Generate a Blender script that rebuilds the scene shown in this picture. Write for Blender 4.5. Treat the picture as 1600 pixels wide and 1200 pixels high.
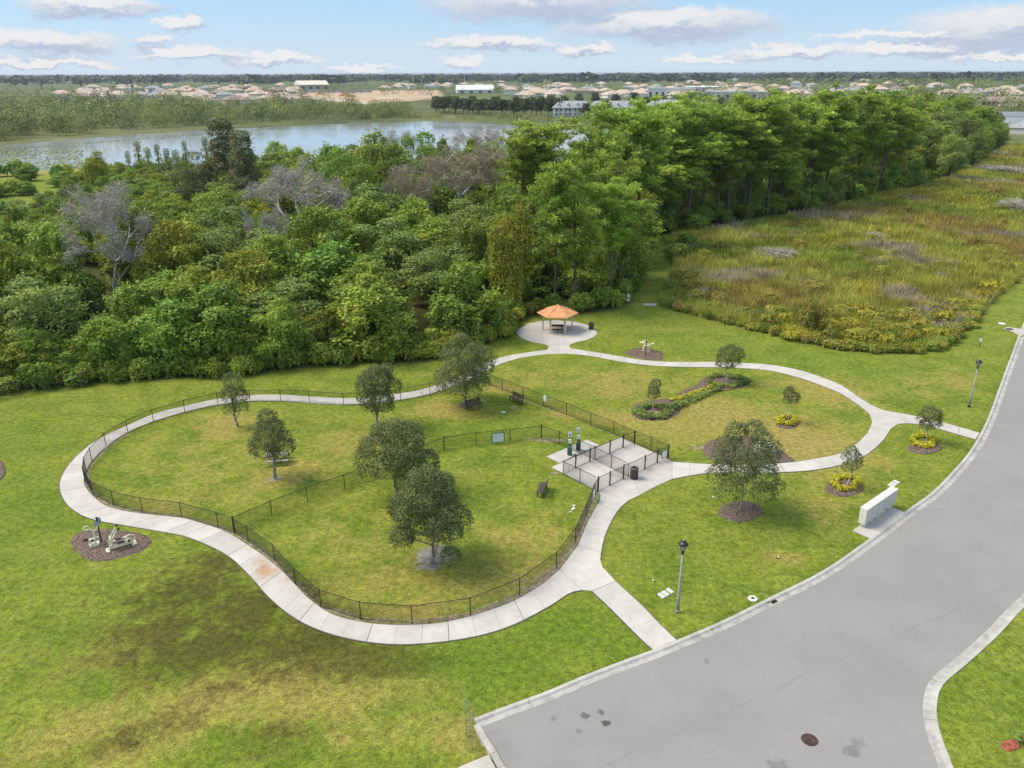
import bpy, math, random
import numpy as np
from mathutils import Vector, Matrix
from mathutils.geometry import tessellate_polygon

for o in list(bpy.data.objects):
    bpy.data.objects.remove(o)
SC = bpy.context.scene
COL = SC.collection
R = math.radians
rng = np.random.default_rng(7)
random.seed(7)

# ------------------------------------------------------------------ camera
H = 30.0                      # drone height above the lawn
FPX = 1240.0                  # focal length in pixels of the 1600 px wide photograph
PITCH = math.atan((600 - 114) / FPX)
ROLL = 0.0035
_f = np.array([0, math.cos(PITCH), -math.sin(PITCH)])
_r0 = np.array([1.0, 0, 0]); _u0 = np.array([0, math.sin(PITCH), math.cos(PITCH)])
_r = _r0 * math.cos(ROLL) - _u0 * math.sin(ROLL)
_u = _u0 * math.cos(ROLL) + _r0 * math.sin(ROLL)
cam = bpy.data.cameras.new('camera')
cam.sensor_width = 36.0
cam.lens = FPX * 36.0 / 1600.0
cam.clip_start = 0.5
cam.clip_end = 60000.0
camo = bpy.data.objects.new('camera', cam)
COL.objects.link(camo)
m = Matrix.Identity(4)
for i in range(3):
    m[i][0] = _r[i]; m[i][1] = _u[i]; m[i][2] = -_f[i]
m[2][3] = H
camo.matrix_world = m
SC.camera = camo

def ray(px, py):
    a = (px - 800.0) / FPX; b = (600.0 - py) / FPX
    return _f + a * _r + b * _u
def P(px, py, z=0.0):
    """ground point seen at a photo pixel"""
    d = ray(px, py); t = (z - H) / d[2]
    return np.array([d[0] * t, d[1] * t, z])
def PP(pts, z=0.0):
    return np.array([P(x, y, z) for x, y in pts])
def top_h(base, px, py):
    """height of the thing standing at ground point base whose top shows at pixel"""
    d = ray(px, py); t = base[1] / d[1]
    return H + t * d[2]
def px_m(base, n):
    """n photo pixels, in metres, at a ground point"""
    dep = (np.array([base[0], base[1], -H]) @ _f)
    return n * dep / FPX
def by_top(px, py, h):
    """ground point of a thing h tall whose top shows at pixel"""
    d = ray(px, py); t = (h - H) / d[2]
    return np.array([d[0] * t, d[1] * t, 0.0])
def face_rot(b):
    return -math.atan2(b[0], b[1])

# ------------------------------------------------------------------ light
SUN_DIR = Vector((-0.80, 0.10, 1.05)).normalized()     # towards the sun
sl = bpy.data.lights.new('sun', 'SUN')
sl.energy = 2.7
sl.angle = R(32)
sl.color = (1.0, 0.90, 0.74)
so = bpy.data.objects.new('sun', sl)
so.rotation_euler = SUN_DIR.to_track_quat('Z', 'Y').to_euler()
so.location = (-60, 20, 90)
COL.objects.link(so)

SC.view_settings.view_transform = 'Standard'
SC.view_settings.look = 'None'
SC.view_settings.gamma = 1.0
SC.view_settings.use_curve_mapping = False
SC.view_settings.exposure = 0.7
SC.render.resolution_x = 1024; SC.render.resolution_y = 768

W = bpy.data.worlds.new('World'); SC.world = W
W.use_nodes = True
nt = W.node_tree; nt.nodes.clear()
def N(tree, kind, **kw):
    n = tree.nodes.new(kind)
    for k, v in kw.items():
        if k == 'ins':
            for kk, vv in v.items():
                if hasattr(vv, 'links'): tree.links.new(vv, n.inputs[kk])
                else: n.inputs[kk].default_value = vv
        else: setattr(n, k, v)
    return n
def MATH(tree, op, a, b=None, c=None, clamp=False):
    n = tree.nodes.new('ShaderNodeMath'); n.operation = op; n.use_clamp = clamp
    for i, v in enumerate((a, b, c)):
        if v is None: continue
        if hasattr(v, 'links'): tree.links.new(v, n.inputs[i])
        else: n.inputs[i].default_value = v
    return n.outputs[0]
def VM(tree, op, a, b=None):
    n = tree.nodes.new('ShaderNodeVectorMath'); n.operation = op
    for i, v in enumerate((a, b)):
        if v is None: continue
        if hasattr(v, 'links'): tree.links.new(v, n.inputs[i])
        else: n.inputs[i].default_value = v
    return n
def MIX(tree, fac, a, b, blend='MIX'):
    n = tree.nodes.new('ShaderNodeMix'); n.data_type = 'RGBA'; n.blend_type = blend
    for idx, v in ((0, fac), (6, a), (7, b)):
        if hasattr(v, 'links'): tree.links.new(v, n.inputs[idx])
        else:
            if idx and len(v) == 3: v = (*v, 1)
            n.inputs[idx].default_value = v
    return n.outputs[2]
def SMOOTH(tree, v, lo, hi, a=0.0, b=1.0):
    n = tree.nodes.new('ShaderNodeMapRange'); n.interpolation_type = 'SMOOTHSTEP'
    tree.links.new(v, n.inputs[0])
    n.inputs[1].default_value = lo; n.inputs[2].default_value = hi
    n.inputs[3].default_value = a; n.inputs[4].default_value = b
    return n.outputs[0]
def NOISE(tree, vec, scale, detail=4.0, rough=0.55, dist=0.0, col=False):
    n = tree.nodes.new('ShaderNodeTexNoise')
    n.inputs['Scale'].default_value = scale; n.inputs['Detail'].default_value = detail
    n.inputs['Roughness'].default_value = rough; n.inputs['Distortion'].default_value = dist
    if vec is not None: tree.links.new(vec, n.inputs['Vector'])
    return n.outputs[1 if col else 0]

sky = N(nt, 'ShaderNodeTexSky', sky_type='NISHITA', sun_disc=False)
sky.sun_elevation = math.asin(SUN_DIR.z)
sky.sun_rotation = math.atan2(SUN_DIR.x, SUN_DIR.y)
sky.altitude = 20; sky.air_density = 1.0; sky.dust_density = 0.6; sky.ozone_density = 2.0

# scattered cumulus: bodies placed by azimuth and elevation, edges broken up by noise
def azel(px, py):
    d = ray(px, py); d = d / np.linalg.norm(d)
    return math.atan2(d[0], d[1]), math.asin(d[2])
clouds = [(840, 0, 190, 34), (1040, 38, 175, 26), (770, 66, 110, 12), (905, 78, 62, 10), (140, 8, 95, 20),
          (65, 66, 95, 18), (286, 37, 30, 12), (232, 62, 24, 11), (300, 84, 85, 10), (425, 94, 75, 9),
          (1560, 46, 125, 34), (1240, 80, 95, 11), (1450, 76, 110, 12), (1400, 52, 120, 6), (725, 98, 42, 9),
          (55, 98, 110, 8), (560, 106, 60, 6), (1110, 92, 90, 6), (1560, 90, 120, 7), (-200, 60, 120, 16),
          (-330, 95, 100, 8), (1850, 60, 120, 16), (2050, 95, 110, 8), (1000, -60, 150, 24), (300, -90, 190, 24)]
g = bpy.data.node_groups.new('cloud_field', 'ShaderNodeTree')
g.interface.new_socket('V', in_out='INPUT', socket_type='NodeSocketVector')
g.interface.new_socket('F', in_out='OUTPUT', socket_type='NodeSocketFloat')
gi = g.nodes.new('NodeGroupInput'); go = g.nodes.new('NodeGroupOutput')
acc = None
for (cx, cy, rx, ry) in clouds:
    a, e = azel(cx, cy)
    v = VM(g, 'SUBTRACT', gi.outputs[0], (a, e, 0))
    v = VM(g, 'MULTIPLY', v.outputs[0], (FPX / rx, FPX / ry, 0))
    l = VM(g, 'LENGTH', v.outputs[0]).outputs['Value']
    f = MATH(g, 'SUBTRACT', 1.0, l)
    acc = f if acc is None else MATH(g, 'MAXIMUM', acc, f)
g.links.new(acc, go.inputs[0])

tc = nt.nodes.new('ShaderNodeTexCoord')
sep = N(nt, 'ShaderNodeSeparateXYZ', ins={0: tc.outputs['Generated']})
az = MATH(nt, 'ARCTAN2', sep.outputs[0], sep.outputs[1])
el = MATH(nt, 'ARCSINE', sep.outputs[2])
ae = N(nt, 'ShaderNodeCombineXYZ', ins={0: az, 1: el})
st = VM(nt, 'MULTIPLY', ae.outputs[0], (1.0, 2.6, 1.0)).outputs[0]
w1 = NOISE(nt, st, 26.0, 7, 0.62, col=True)
w1 = VM(nt, 'SUBTRACT', w1, (0.5, 0.5, 0.5)).outputs[0]
warp = VM(nt, 'MULTIPLY', w1, (0.105, 0.030, 0)).outputs[0]
w2 = VM(nt, 'SUBTRACT', NOISE(nt, VM(nt, 'MULTIPLY', ae.outputs[0], (1.0, 1.6, 1.0)).outputs[0], 95.0, 6, 0.65, col=True), (0.5, 0.5, 0.5)).outputs[0]
warp = VM(nt, 'ADD', warp, VM(nt, 'MULTIPLY', w2, (0.030, 0.014, 0)).outputs[0]).outputs[0]
v0 = VM(nt, 'ADD', ae.outputs[0], warp).outputs[0]
v1 = VM(nt, 'ADD', v0, (-0.006, 0.0065, 0)).outputs[0]
ga = nt.nodes.new('ShaderNodeGroup'); ga.node_tree = g; nt.links.new(v0, ga.inputs[0])
gb = nt.nodes.new('ShaderNodeGroup'); gb.node_tree = g; nt.links.new(v1, gb.inputs[0])
fA = ga.outputs[0]; fB = gb.outputs[0]
maskL = SMOOTH(nt, fA, -0.10, 0.42)
lit = MATH(nt, 'SUBTRACT', fA, fB)
lit = SMOOTH(nt, lit, -0.30, 0.42)
fine = NOISE(nt, st, 60.0, 6, 0.6)
lit = MATH(nt, 'ADD', lit, MATH(nt, 'MULTIPLY', MATH(nt, 'SUBTRACT', fine, 0.5), 0.5), clamp=True)
# the same broken cloud overhead (plane projection)
dz = MATH(nt, 'MAXIMUM', sep.outputs[2], 0.06)
pl = N(nt, 'ShaderNodeCombineXYZ', ins={0: MATH(nt, 'DIVIDE', sep.outputs[0], dz), 1: MATH(nt, 'DIVIDE', sep.outputs[1], dz)})
no = NOISE(nt, pl.outputs[0], 0.9, 7, 0.58)
maskH = MATH(nt, 'MULTIPLY', SMOOTH(nt, no, 0.44, 0.62), SMOOTH(nt, sep.outputs[2], 0.17, 0.32))
mask = MATH(nt, 'MAXIMUM', MATH(nt, 'MULTIPLY', maskL, 0.9), maskH)
ccol = MIX(nt, lit, (3.1, 3.55, 4.5), (5.7, 5.6, 5.6))
# thin pale veil low over the horizon
base = MIX(nt, 0.72, sky.outputs[0], (2.5, 4.2, 6.2))
veil = SMOOTH(nt, sep.outputs[2], 0.0, 0.075, 0.80, 0.0)
base = MIX(nt, veil, base, (4.3, 5.0, 5.7))
out = MIX(nt, mask, base, ccol)
bg = N(nt, 'ShaderNodeBackground', ins={0: out, 1: 0.096})
wo = nt.nodes.new('ShaderNodeOutputWorld')
nt.links.new(bg.outputs[0], wo.inputs[0])

# ------------------------------------------------------------------ materials
MATS = {}
def new_mat(name):
    mt = bpy.data.materials.new(name); mt.use_nodes = True
    t = mt.node_tree; t.nodes.clear()
    o = t.nodes.new('ShaderNodeOutputMaterial')
    MATS[name] = mt
    return mt, t, o
def principled(t, col, rough=0.6, spec=0.3, metal=0.0):
    b = t.nodes.new('ShaderNodeBsdfPrincipled')
    if hasattr(col, 'links'): t.links.new(col, b.inputs['Base Color'])
    else: b.inputs['Base Color'].default_value = (*col, 1)
    if hasattr(rough, 'links'): t.links.new(rough, b.inputs['Roughness'])
    else: b.inputs['Roughness'].default_value = rough
    b.inputs['Specular IOR Level'].default_value = spec
    b.inputs['Metallic'].default_value = metal
    return b
def bump(t, h, b, strength=0.4, dist=0.05):
    n = t.nodes.new('ShaderNodeBump'); n.inputs['Strength'].default_value = strength
    n.inputs['Distance'].default_value = dist
    t.links.new(h, n.inputs['Height']); t.links.new(n.outputs[0], b.inputs['Normal'])
def geo_pos(t):
    return t.nodes.new('ShaderNodeNewGeometry').outputs['Position']
def obj_pos(t):
    return t.nodes.new('ShaderNodeTexCoord').outputs['Object']
def simple(name, col, rough=0.6, spec=0.3, metal=0.0, var=0.12, scale=3.0, dirt=None):
    mt, t, o = new_mat(name)
    p = obj_pos(t)
    n = NOISE(t, p, scale, 5, 0.6)
    c2 = tuple(max(0, c * (1 - 2.2 * var)) for c in col); c1 = tuple(min(1, c * (1 + 1.2 * var)) for c in col)
    c = MIX(t, SMOOTH(t, n, 0.3, 0.7), c2, c1)
    if dirt:
        n2 = NOISE(t, p, scale * 2.3, 6, 0.65)
        c = MIX(t, SMOOTH(t, n2, 0.52, 0.75, 0, 0.6), c, dirt)
    b = principled(t, c, rough, spec, metal)
    bump(t, NOISE(t, p, scale * 8, 4), b, 0.15, 0.01)
    t.links.new(b.outputs[0], o.inputs[0])
    return mt
def leaf_mat(name, dark, light, accent=None, acc_amt=0.3, trans=0.22, clump=0.35, hue_var=0.03, val_var=0.35):
    """foliage: two greens mixed leaf by leaf, clumps of a third colour, each plant a little different"""
    mt, t, o = new_mat(name)
    at = N(t, 'ShaderNodeAttribute', attribute_name='v')
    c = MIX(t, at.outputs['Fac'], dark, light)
    if accent:
        gp = geo_pos(t)
        nz = NOISE(t, gp, clump, 3, 0.6)
        c = MIX(t, SMOOTH(t, nz, 0.5, 0.68, 0, acc_amt), c, accent)
    oi = t.nodes.new('ShaderNodeObjectInfo')
    hs = t.nodes.new('ShaderNodeHueSaturation')
    t.links.new(c, hs.inputs['Color'])
    t.links.new(MATH(t, 'MULTIPLY_ADD', oi.outputs['Random'], hue_var * 2, 0.5 - hue_var), hs.inputs['Hue'])
    rr = MATH(t, 'FRACT', MATH(t, 'MULTIPLY', oi.outputs['Random'], 17.31))
    t.links.new(MATH(t, 'MULTIPLY_ADD', rr, val_var * 2, 1 - val_var), hs.inputs['Value'])
    b = principled(t, hs.outputs[0], 0.55, 0.25)
    tr = t.nodes.new('ShaderNodeBsdfTranslucent'); t.links.new(hs.outputs[0], tr.inputs[0])
    mx = t.nodes.new('ShaderNodeMixShader'); mx.inputs[0].default_value = trans
    t.links.new(b.outputs[0], mx.inputs[1]); t.links.new(tr.outputs[0], mx.inputs[2])
    t.links.new(mx.outputs[0], o.inputs[0])
    return mt

# ------------------------------------------------------------------ mesh helpers
class MB:
    """collects boxes, tubes, prisms and quads into one mesh"""
    def __init__(s): s.v = []; s.f = []
    def add(s, vs, fs):
        n = len(s.v); s.v.extend([tuple(map(float, q)) for q in vs]); s.f.extend([tuple(i + n for i in q) for q in fs]); return s
    def box(s, c, d, rz=0.0, taper=1.0):
        x, y, z = d[0] / 2, d[1] / 2, d[2] / 2; cs, sn = math.cos(rz), math.sin(rz); vs = []
        for k, (a, b_, e) in enumerate([(-1, -1, -1), (1, -1, -1), (1, 1, -1), (-1, 1, -1), (-1, -1, 1), (1, -1, 1), (1, 1, 1), (-1, 1, 1)]):
            q = taper if e > 0 else 1
            X, Y = a * x * q, b_ * y * q
            vs.append((c[0] + X * cs - Y * sn, c[1] + X * sn + Y * cs, c[2] + e * z))
        return s.add(vs, [(0, 3, 2, 1), (4, 5, 6, 7), (0, 1, 5, 4), (1, 2, 6, 5), (2, 3, 7, 6), (3, 0, 4, 7)])
    def tube(s, pts, rad, n=8, caps=True):
        pts = [Vector(p) for p in pts]
        if not hasattr(rad, '__len__'): rad = [rad] * len(pts)
        vs = []; fs = []
        for i, p in enumerate(pts):
            a = pts[max(0, i - 1)]; b = pts[min(len(pts) - 1, i + 1)]
            d = (b - a).normalized()
            u = d.cross(Vector((0, 0, 1)))
            if u.length < 1e-3: u = Vector((1, 0, 0))
            u.normalize(); w = u.cross(d)
            for k in range(n):
                q = 2 * math.pi * k / n
                vs.append(p + (u * math.cos(q) + w * math.sin(q)) * rad[i])
        for i in range(len(pts) - 1):
            for k in range(n):
                k2 = (k + 1) % n
                fs.append((i * n + k, i * n + k2, (i + 1) * n + k2, (i + 1) * n + k))
        if caps:
            fs.append(tuple(range(n))[::-1]); fs.append(tuple((len(pts) - 1) * n + k for k in range(n)))
        return s.add(vs, fs)
    def lathe(s, c, prof, n=12):
        vs = []; fs = []
        for (r, z) in prof:
            for k in range(n):
                q = 2 * math.pi * k / n
                vs.append((c[0] + r * math.cos(q), c[1] + r * math.sin(q), c[2] + z))
        for i in range(len(prof) - 1):
            for k in range(n):
                k2 = (k + 1) % n
                fs.append((i * n + k, i * n + k2, (i + 1) * n + k2, (i + 1) * n + k))
        fs.append(tuple(range(n))[::-1]); fs.append(tuple((len(prof) - 1) * n + k for k in range(n)))
        return s.add(vs, fs)
    def ring(s, c, rad, r, axis='y', n=20, m_=6):
        pts = []
        vs = []; fs = []
        for i in range(n):
            q = 2 * math.pi * i / n
            for k in range(m_):
                p = 2 * math.pi * k / m_
                rr = rad + r * math.cos(p); h = r * math.sin(p)
                a, b = rr * math.cos(q), rr * math.sin(q)
                vs.append({'y': (c[0] + a, c[1] + h, c[2] + b), 'z': (c[0] + a, c[1] + b, c[2] + h), 'x': (c[0] + h, c[1] + a, c[2] + b)}[axis])
        for i in range(n):
            for k in range(m_):
                i2 = (i + 1) % n; k2 = (k + 1) % m_
                fs.append((i * m_ + k, i2 * m_ + k, i2 * m_ + k2, i * m_ + k2))
        return s.add(vs, fs)
    def prism(s, poly, z0, z1):
        """polygon (list of xy) extruded from z0 up to z1"""
        poly = [(float(p[0]), float(p[1])) for p in poly]
        A = sum(poly[i][0] * poly[(i + 1) % len(poly)][1] - poly[(i + 1) % len(poly)][0] * poly[i][1] for i in range(len(poly)))
        if A < 0: poly = poly[::-1]
        n = len(poly)
        tri = tessellate_polygon([[Vector((p[0], p[1], 0)) for p in poly]])
        vs = [(p[0], p[1], z1) for p in poly] + [(p[0], p[1], z0) for p in poly]
        fs = []
        for a, b, c in tri:
            ax, ay = poly[a]; bx, by = poly[b]; cx, cy = poly[c]
            if (bx - ax) * (cy - ay) - (by - ay) * (cx - ax) < 0: a, b, c = a, c, b
            fs.append((a, b, c))
        for i in range(n):
            j = (i + 1) % n
            fs.append((i + n, j + n, j, i))
        return s.add(vs, fs)
    def mesh(s, name):
        me = bpy.data.meshes.new(name); me.from_pydata(s.v, [], s.f); me.update(); return me
    def build(s, name, mat, parent=None, smooth=False):
        return link(name, s.mesh(name), mat, parent, smooth)

def link(name, me, mat, parent=None, smooth=False):
    if mat is not None and len(me.materials) == 0: me.materials.append(MATS[mat] if isinstance(mat, str) else mat)
    if smooth:
        me.polygons.foreach_set('use_smooth', [True] * len(me.polygons))
    o = bpy.data.objects.new(name, me); COL.objects.link(o)
    if parent is not None: o.parent = parent
    return o
def tag(o, label=None, cat=None, group=None, kind=None):
    if label: o['label'] = label
    if cat: o['category'] = cat
    if group: o['group'] = group
    if kind: o['kind'] = kind
    return o
def thing(name, loc, rz=0.0, label=None, cat=None, group=None, scale=None):
    o = bpy.data.objects.new(name, None); COL.objects.link(o)
    o.location = [float(q) for q in loc]; o.rotation_euler = (0, 0, rz); o.empty_display_size = 0.3
    if scale: o.scale = scale
    return tag(o, label, cat, group)
def copy_tree(src, parent=None):
    c = src.copy(); COL.objects.link(c); c.parent = parent
    for ch in src.children: copy_tree(ch, c)
    return c
def np_mesh(name, verts, faces, attr=None, colattr=None):
    """fast mesh from numpy arrays; faces (n,k)"""
    verts = np.asarray(verts, np.float32); faces = np.asarray(faces, np.int32)
    me = bpy.data.meshes.new(name)
    k = faces.shape[1]; n = len(faces)
    me.vertices.add(len(verts)); me.vertices.foreach_set('co', verts.ravel())
    me.loops.add(n * k); me.loops.foreach_set('vertex_index', faces.ravel())
    me.polygons.add(n); me.polygons.foreach_set('loop_start', np.arange(n, dtype=np.int32) * k)
    try: me.polygons.foreach_set('loop_total', np.full(n, k, np.int32))
    except Exception: pass
    me.update(calc_edges=True)
    for nm, arr in (attr or {}).items():
        a = me.attributes.new(nm, 'FLOAT', 'POINT'); a.data.foreach_set('value', np.asarray(arr, np.float32))
    for nm, arr in (colattr or {}).items():
        a = me.attributes.new(nm, 'FLOAT_COLOR', 'POINT')
        c = np.ones((len(verts), 4), np.float32); c[:, :3] = arr
        a.data.foreach_set('color', c.ravel())
    return me
def unit(n, r=None):
    r = r or rng
    v = r.normal(size=(n, 3)); return v / np.linalg.norm(v, axis=1)[:, None]
def leaf_quads(c, nrm, size, asp=0.6, val=None, r=None, tri=False):
    """leaf-shaped faces at points c: diamonds in the plane facing nrm"""
    r = r or rng
    n = len(c)
    a = np.cross(nrm, unit(n, r)); a /= np.linalg.norm(a, axis=1)[:, None] + 1e-9
    b = np.cross(nrm, a)
    s = (np.asarray(size) * np.ones(n))[:, None]
    if tri:
        v = np.stack([c - b * s * asp * .5, c + b * s * asp * .5, c + a * s], 1).reshape(-1, 3); k = 3
    else:
        v = np.stack([c - a * s * .5, c + b * s * .5 * asp + nrm * s * .08, c + a * s * .5, c - b * s * .5 * asp + nrm * s * .08], 1).reshape(-1, 3); k = 4
    f = np.arange(n * k).reshape(n, k)
    val = r.random(n) if val is None else val
    return v, f, np.repeat(val, k)
def inside(pts, poly):
    x = pts[:, 0]; y = pts[:, 1]; n = len(poly); r_ = np.zeros(len(pts), bool)
    for i in range(n):
        x1, y1 = poly[i][:2]; x2, y2 = poly[(i + 1) % n][:2]
        cnd = ((y1 > y) != (y2 > y))
        xx = (x2 - x1) * (y - y1) / ((y2 - y1) if abs(y2 - y1) > 1e-12 else 1e-12) + x1
        r_ ^= cnd & (x < xx)
    return r_
def seg_dist(pts, poly, closed=True):
    d = np.full(len(pts), 1e9); n = len(poly)
    for i in range(n if closed else n - 1):
        a = np.array(poly[i][:2]); b = np.array(poly[(i + 1) % n][:2]); ab = b - a
        t = np.clip(((pts[:, :2] - a) @ ab) / (ab @ ab + 1e-12), 0, 1)
        d = np.minimum(d, np.linalg.norm(pts[:, :2] - a - t[:, None] * ab, axis=1))
    return d
def sdist(pts, poly):
    """distance to the polygon's edge, positive inside"""
    d = seg_dist(pts, poly); return np.where(inside(pts, poly), d, -d)
def catmull(pts, per=6):
    pts = np.asarray(pts, float); n = len(pts)
    ext = np.vstack([2 * pts[0] - pts[1], pts, 2 * pts[-1] - pts[-2]]); o = []
    for i in range(1, n):
        p0, p1, p2, p3 = ext[i - 1], ext[i], ext[i + 1], ext[i + 2]
        for k in range(per):
            t = k / per
            o.append(0.5 * ((2 * p1) + (p2 - p0) * t + (2 * p0 - 5 * p1 + 4 * p2 - p3) * t * t + (3 * p1 - p0 - 3 * p2 + p3) * t ** 3))
    o.append(pts[-1]); return np.array(o)
def resample(pts, n):
    pts = np.asarray(pts); s = np.r_[0, np.cumsum(np.linalg.norm(np.diff(pts, axis=0), axis=1))]
    q = np.linspace(0, s[-1], n)
    return np.stack([np.interp(q, s, pts[:, i]) for i in range(pts.shape[1])], 1), s[-1]
def vnoise(x, y, s, seed=0):
    """smooth value noise in numpy, -1..1"""
    r = np.random.default_rng(seed); G = r.uniform(-1, 1, (256, 256))
    x = np.asarray(x) / s; y = np.asarray(y) / s
    xi = np.floor(x).astype(int); yi = np.floor(y).astype(int); fx = x - xi; fy = y - yi
    fx = fx * fx * (3 - 2 * fx); fy = fy * fy * (3 - 2 * fy)
    g_ = lambda a, b: G[a % 256, b % 256]
    return (g_(xi, yi) * (1 - fx) + g_(xi + 1, yi) * fx) * (1 - fy) + (g_(xi, yi + 1) * (1 - fx) + g_(xi + 1, yi + 1) * fx) * fy

# ------------------------------------------------------------------ materials of the setting
def ground_material():
    mt, t, o = new_mat('ground')
    p = geo_pos(t)
    A = lambda nm: N(t, 'ShaderNodeAttribute', attribute_name=nm).outputs['Fac']
    n1 = NOISE(t, p, 0.055, 4, 0.6); n2 = NOISE(t, p, 0.33, 5, 0.62); n3 = NOISE(t, p, 2.2, 5, 0.65); n4 = NOISE(t, p, 11.0, 4, 0.7)
    nb = NOISE(t, p, 0.9, 6, 0.7, 0.6)
    c = MIX(t, SMOOTH(t, n2, 0.3, 0.7), (0.150, 0.215, 0.022), (0.265, 0.305, 0.042))
    c = MIX(t, SMOOTH(t, nb, 0.45, 0.75, 0, 0.6), c, (0.305, 0.310, 0.068))
    # dry, yellowed grass
    d = MATH(t, 'ADD', A('dry'), MATH(t, 'MULTIPLY', MATH(t, 'SUBTRACT', n1, 0.5), 0.8))
    d = MATH(t, 'ADD', d, MATH(t, 'MULTIPLY', MATH(t, 'SUBTRACT', n2, 0.5), 1.1))
    d = MATH(t, 'ADD', d, MATH(t, 'MULTIPLY', MATH(t, 'SUBTRACT', nb, 0.5), 1.2))
    c = MIX(t, SMOOTH(t, d, 0.20, 0.80, 0, 0.85), c, (0.360, 0.310, 0.072))
    c = MIX(t, SMOOTH(t, d, 0.70, 1.40, 0, 0.75), c, (0.420, 0.300, 0.115))
    # dead, matted brown-green grass
    k = MATH(t, 'ADD', A('dark'), MATH(t, 'MULTIPLY', MATH(t, 'SUBTRACT', nb, 0.5), 2.3))
    k = MATH(t, 'ADD', k, MATH(t, 'MULTIPLY', MATH(t, 'SUBTRACT', n2, 0.5), 1.0))
    k = MATH(t, 'MULTIPLY', SMOOTH(t, k, 0.22, 1.0), SMOOTH(t, A('dark'), 0.02, 0.25))
    c = MIX(t, MATH(t, 'MULTIPLY', k, 0.78), c, (0.072, 0.062, 0.016))
    # lush strip
    c = MIX(t, MATH(t, 'MULTIPLY', A('lush'), SMOOTH(t, nb, 0.2, 0.7, 0.4, 0.9)), c, (0.135, 0.225, 0.020))
    # bare sandy soil
    b_ = MATH(t, 'ADD', A('bare'), MATH(t, 'MULTIPLY', MATH(t, 'SUBTRACT', n3, 0.5), 1.1))
    c = MIX(t, MATH(t, 'MULTIPLY', SMOOTH(t, b_, 0.45, 0.75), SMOOTH(t, A('bare'), 0.05, 0.3)), c, (0.34, 0.275, 0.195))
    ah = MATH(t, 'ADD', A('ash'), MATH(t, 'MULTIPLY', MATH(t, 'SUBTRACT', n3, 0.5), 1.0))
    ah = MATH(t, 'ADD', ah, MATH(t, 'MULTIPLY', MATH(t, 'SUBTRACT', n4, 0.5), 0.7))
    c = MIX(t, MATH(t, 'MULTIPLY', SMOOTH(t, ah, 0.30, 0.75), SMOOTH(t, A('ash'), 0.03, 0.25)), c, (0.37, 0.345, 0.305))
    # fine mottling of blades and thatch
    n5 = NOISE(t, p, 4.6, 6, 0.75, 0.4)
    m_ = MATH(t, 'MULTIPLY', SMOOTH(t, n3, 0.25, 0.75, 0.62, 1.22), SMOOTH(t, n4, 0.2, 0.8, 0.50, 1.40))
    m_ = MATH(t, 'MULTIPLY', m_, SMOOTH(t, n5, 0.30, 0.60, 0.62, 1.10))
    mc = N(t, 'ShaderNodeCombineXYZ', ins={0: m_, 1: m_, 2: m_})
    c = MIX(t, 1.0, c, mc.outputs[0], 'MULTIPLY')
    # rough ground under trees and in the marsh
    wc = MIX(t, n2, (0.040, 0.045, 0.014), (0.090, 0.088, 0.03))
    c = MIX(t, A('wild'), c, wc)
    mc_ = MIX(t, n2, (0.19, 0.175, 0.04), (0.30, 0.25, 0.08)); c = MIX(t, A('marsh'), c, mc_)
    sh = MIX(t, SMOOTH(t, NOISE(t, p, 0.05, 5), 0.35, 0.65), (0.24, 0.25, 0.05), (0.34, 0.29, 0.09))
    c = MIX(t, A('shore'), c, sh)
    # distant country: rough grass, scrub, pale yards
    nf = NOISE(t, p, 0.006, 6, 0.65); ng = NOISE(t, p, 0.03, 5, 0.6)
    fc = MIX(t, SMOOTH(t, nf, 0.4, 0.6), (0.075, 0.10, 0.035), (0.15, 0.16, 0.06))
    fc = MIX(t, SMOOTH(t, ng, 0.56, 0.72, 0, 0.5), fc, (0.28, 0.25, 0.19))
    c = MIX(t, A('far'), c, fc)
    # graded building site
    dc = MIX(t, SMOOTH(t, NOISE(t, p, 0.022, 4, 0.6), 0.42, 0.6), (0.50, 0.42, 0.31), (0.47, 0.27, 0.15))
    c = MIX(t, A('site'), c, dc)
    b = principled(t, c, 0.85, 0.1)
    hh = MATH(t, 'ADD', MATH(t, 'MULTIPLY', n3, 0.7), MATH(t, 'MULTIPLY', n4, 0.5))
    bump(t, hh, b, 0.8, 0.14)
    t.links.new(b.outputs[0], o.inputs[0])
ground_material()

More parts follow.
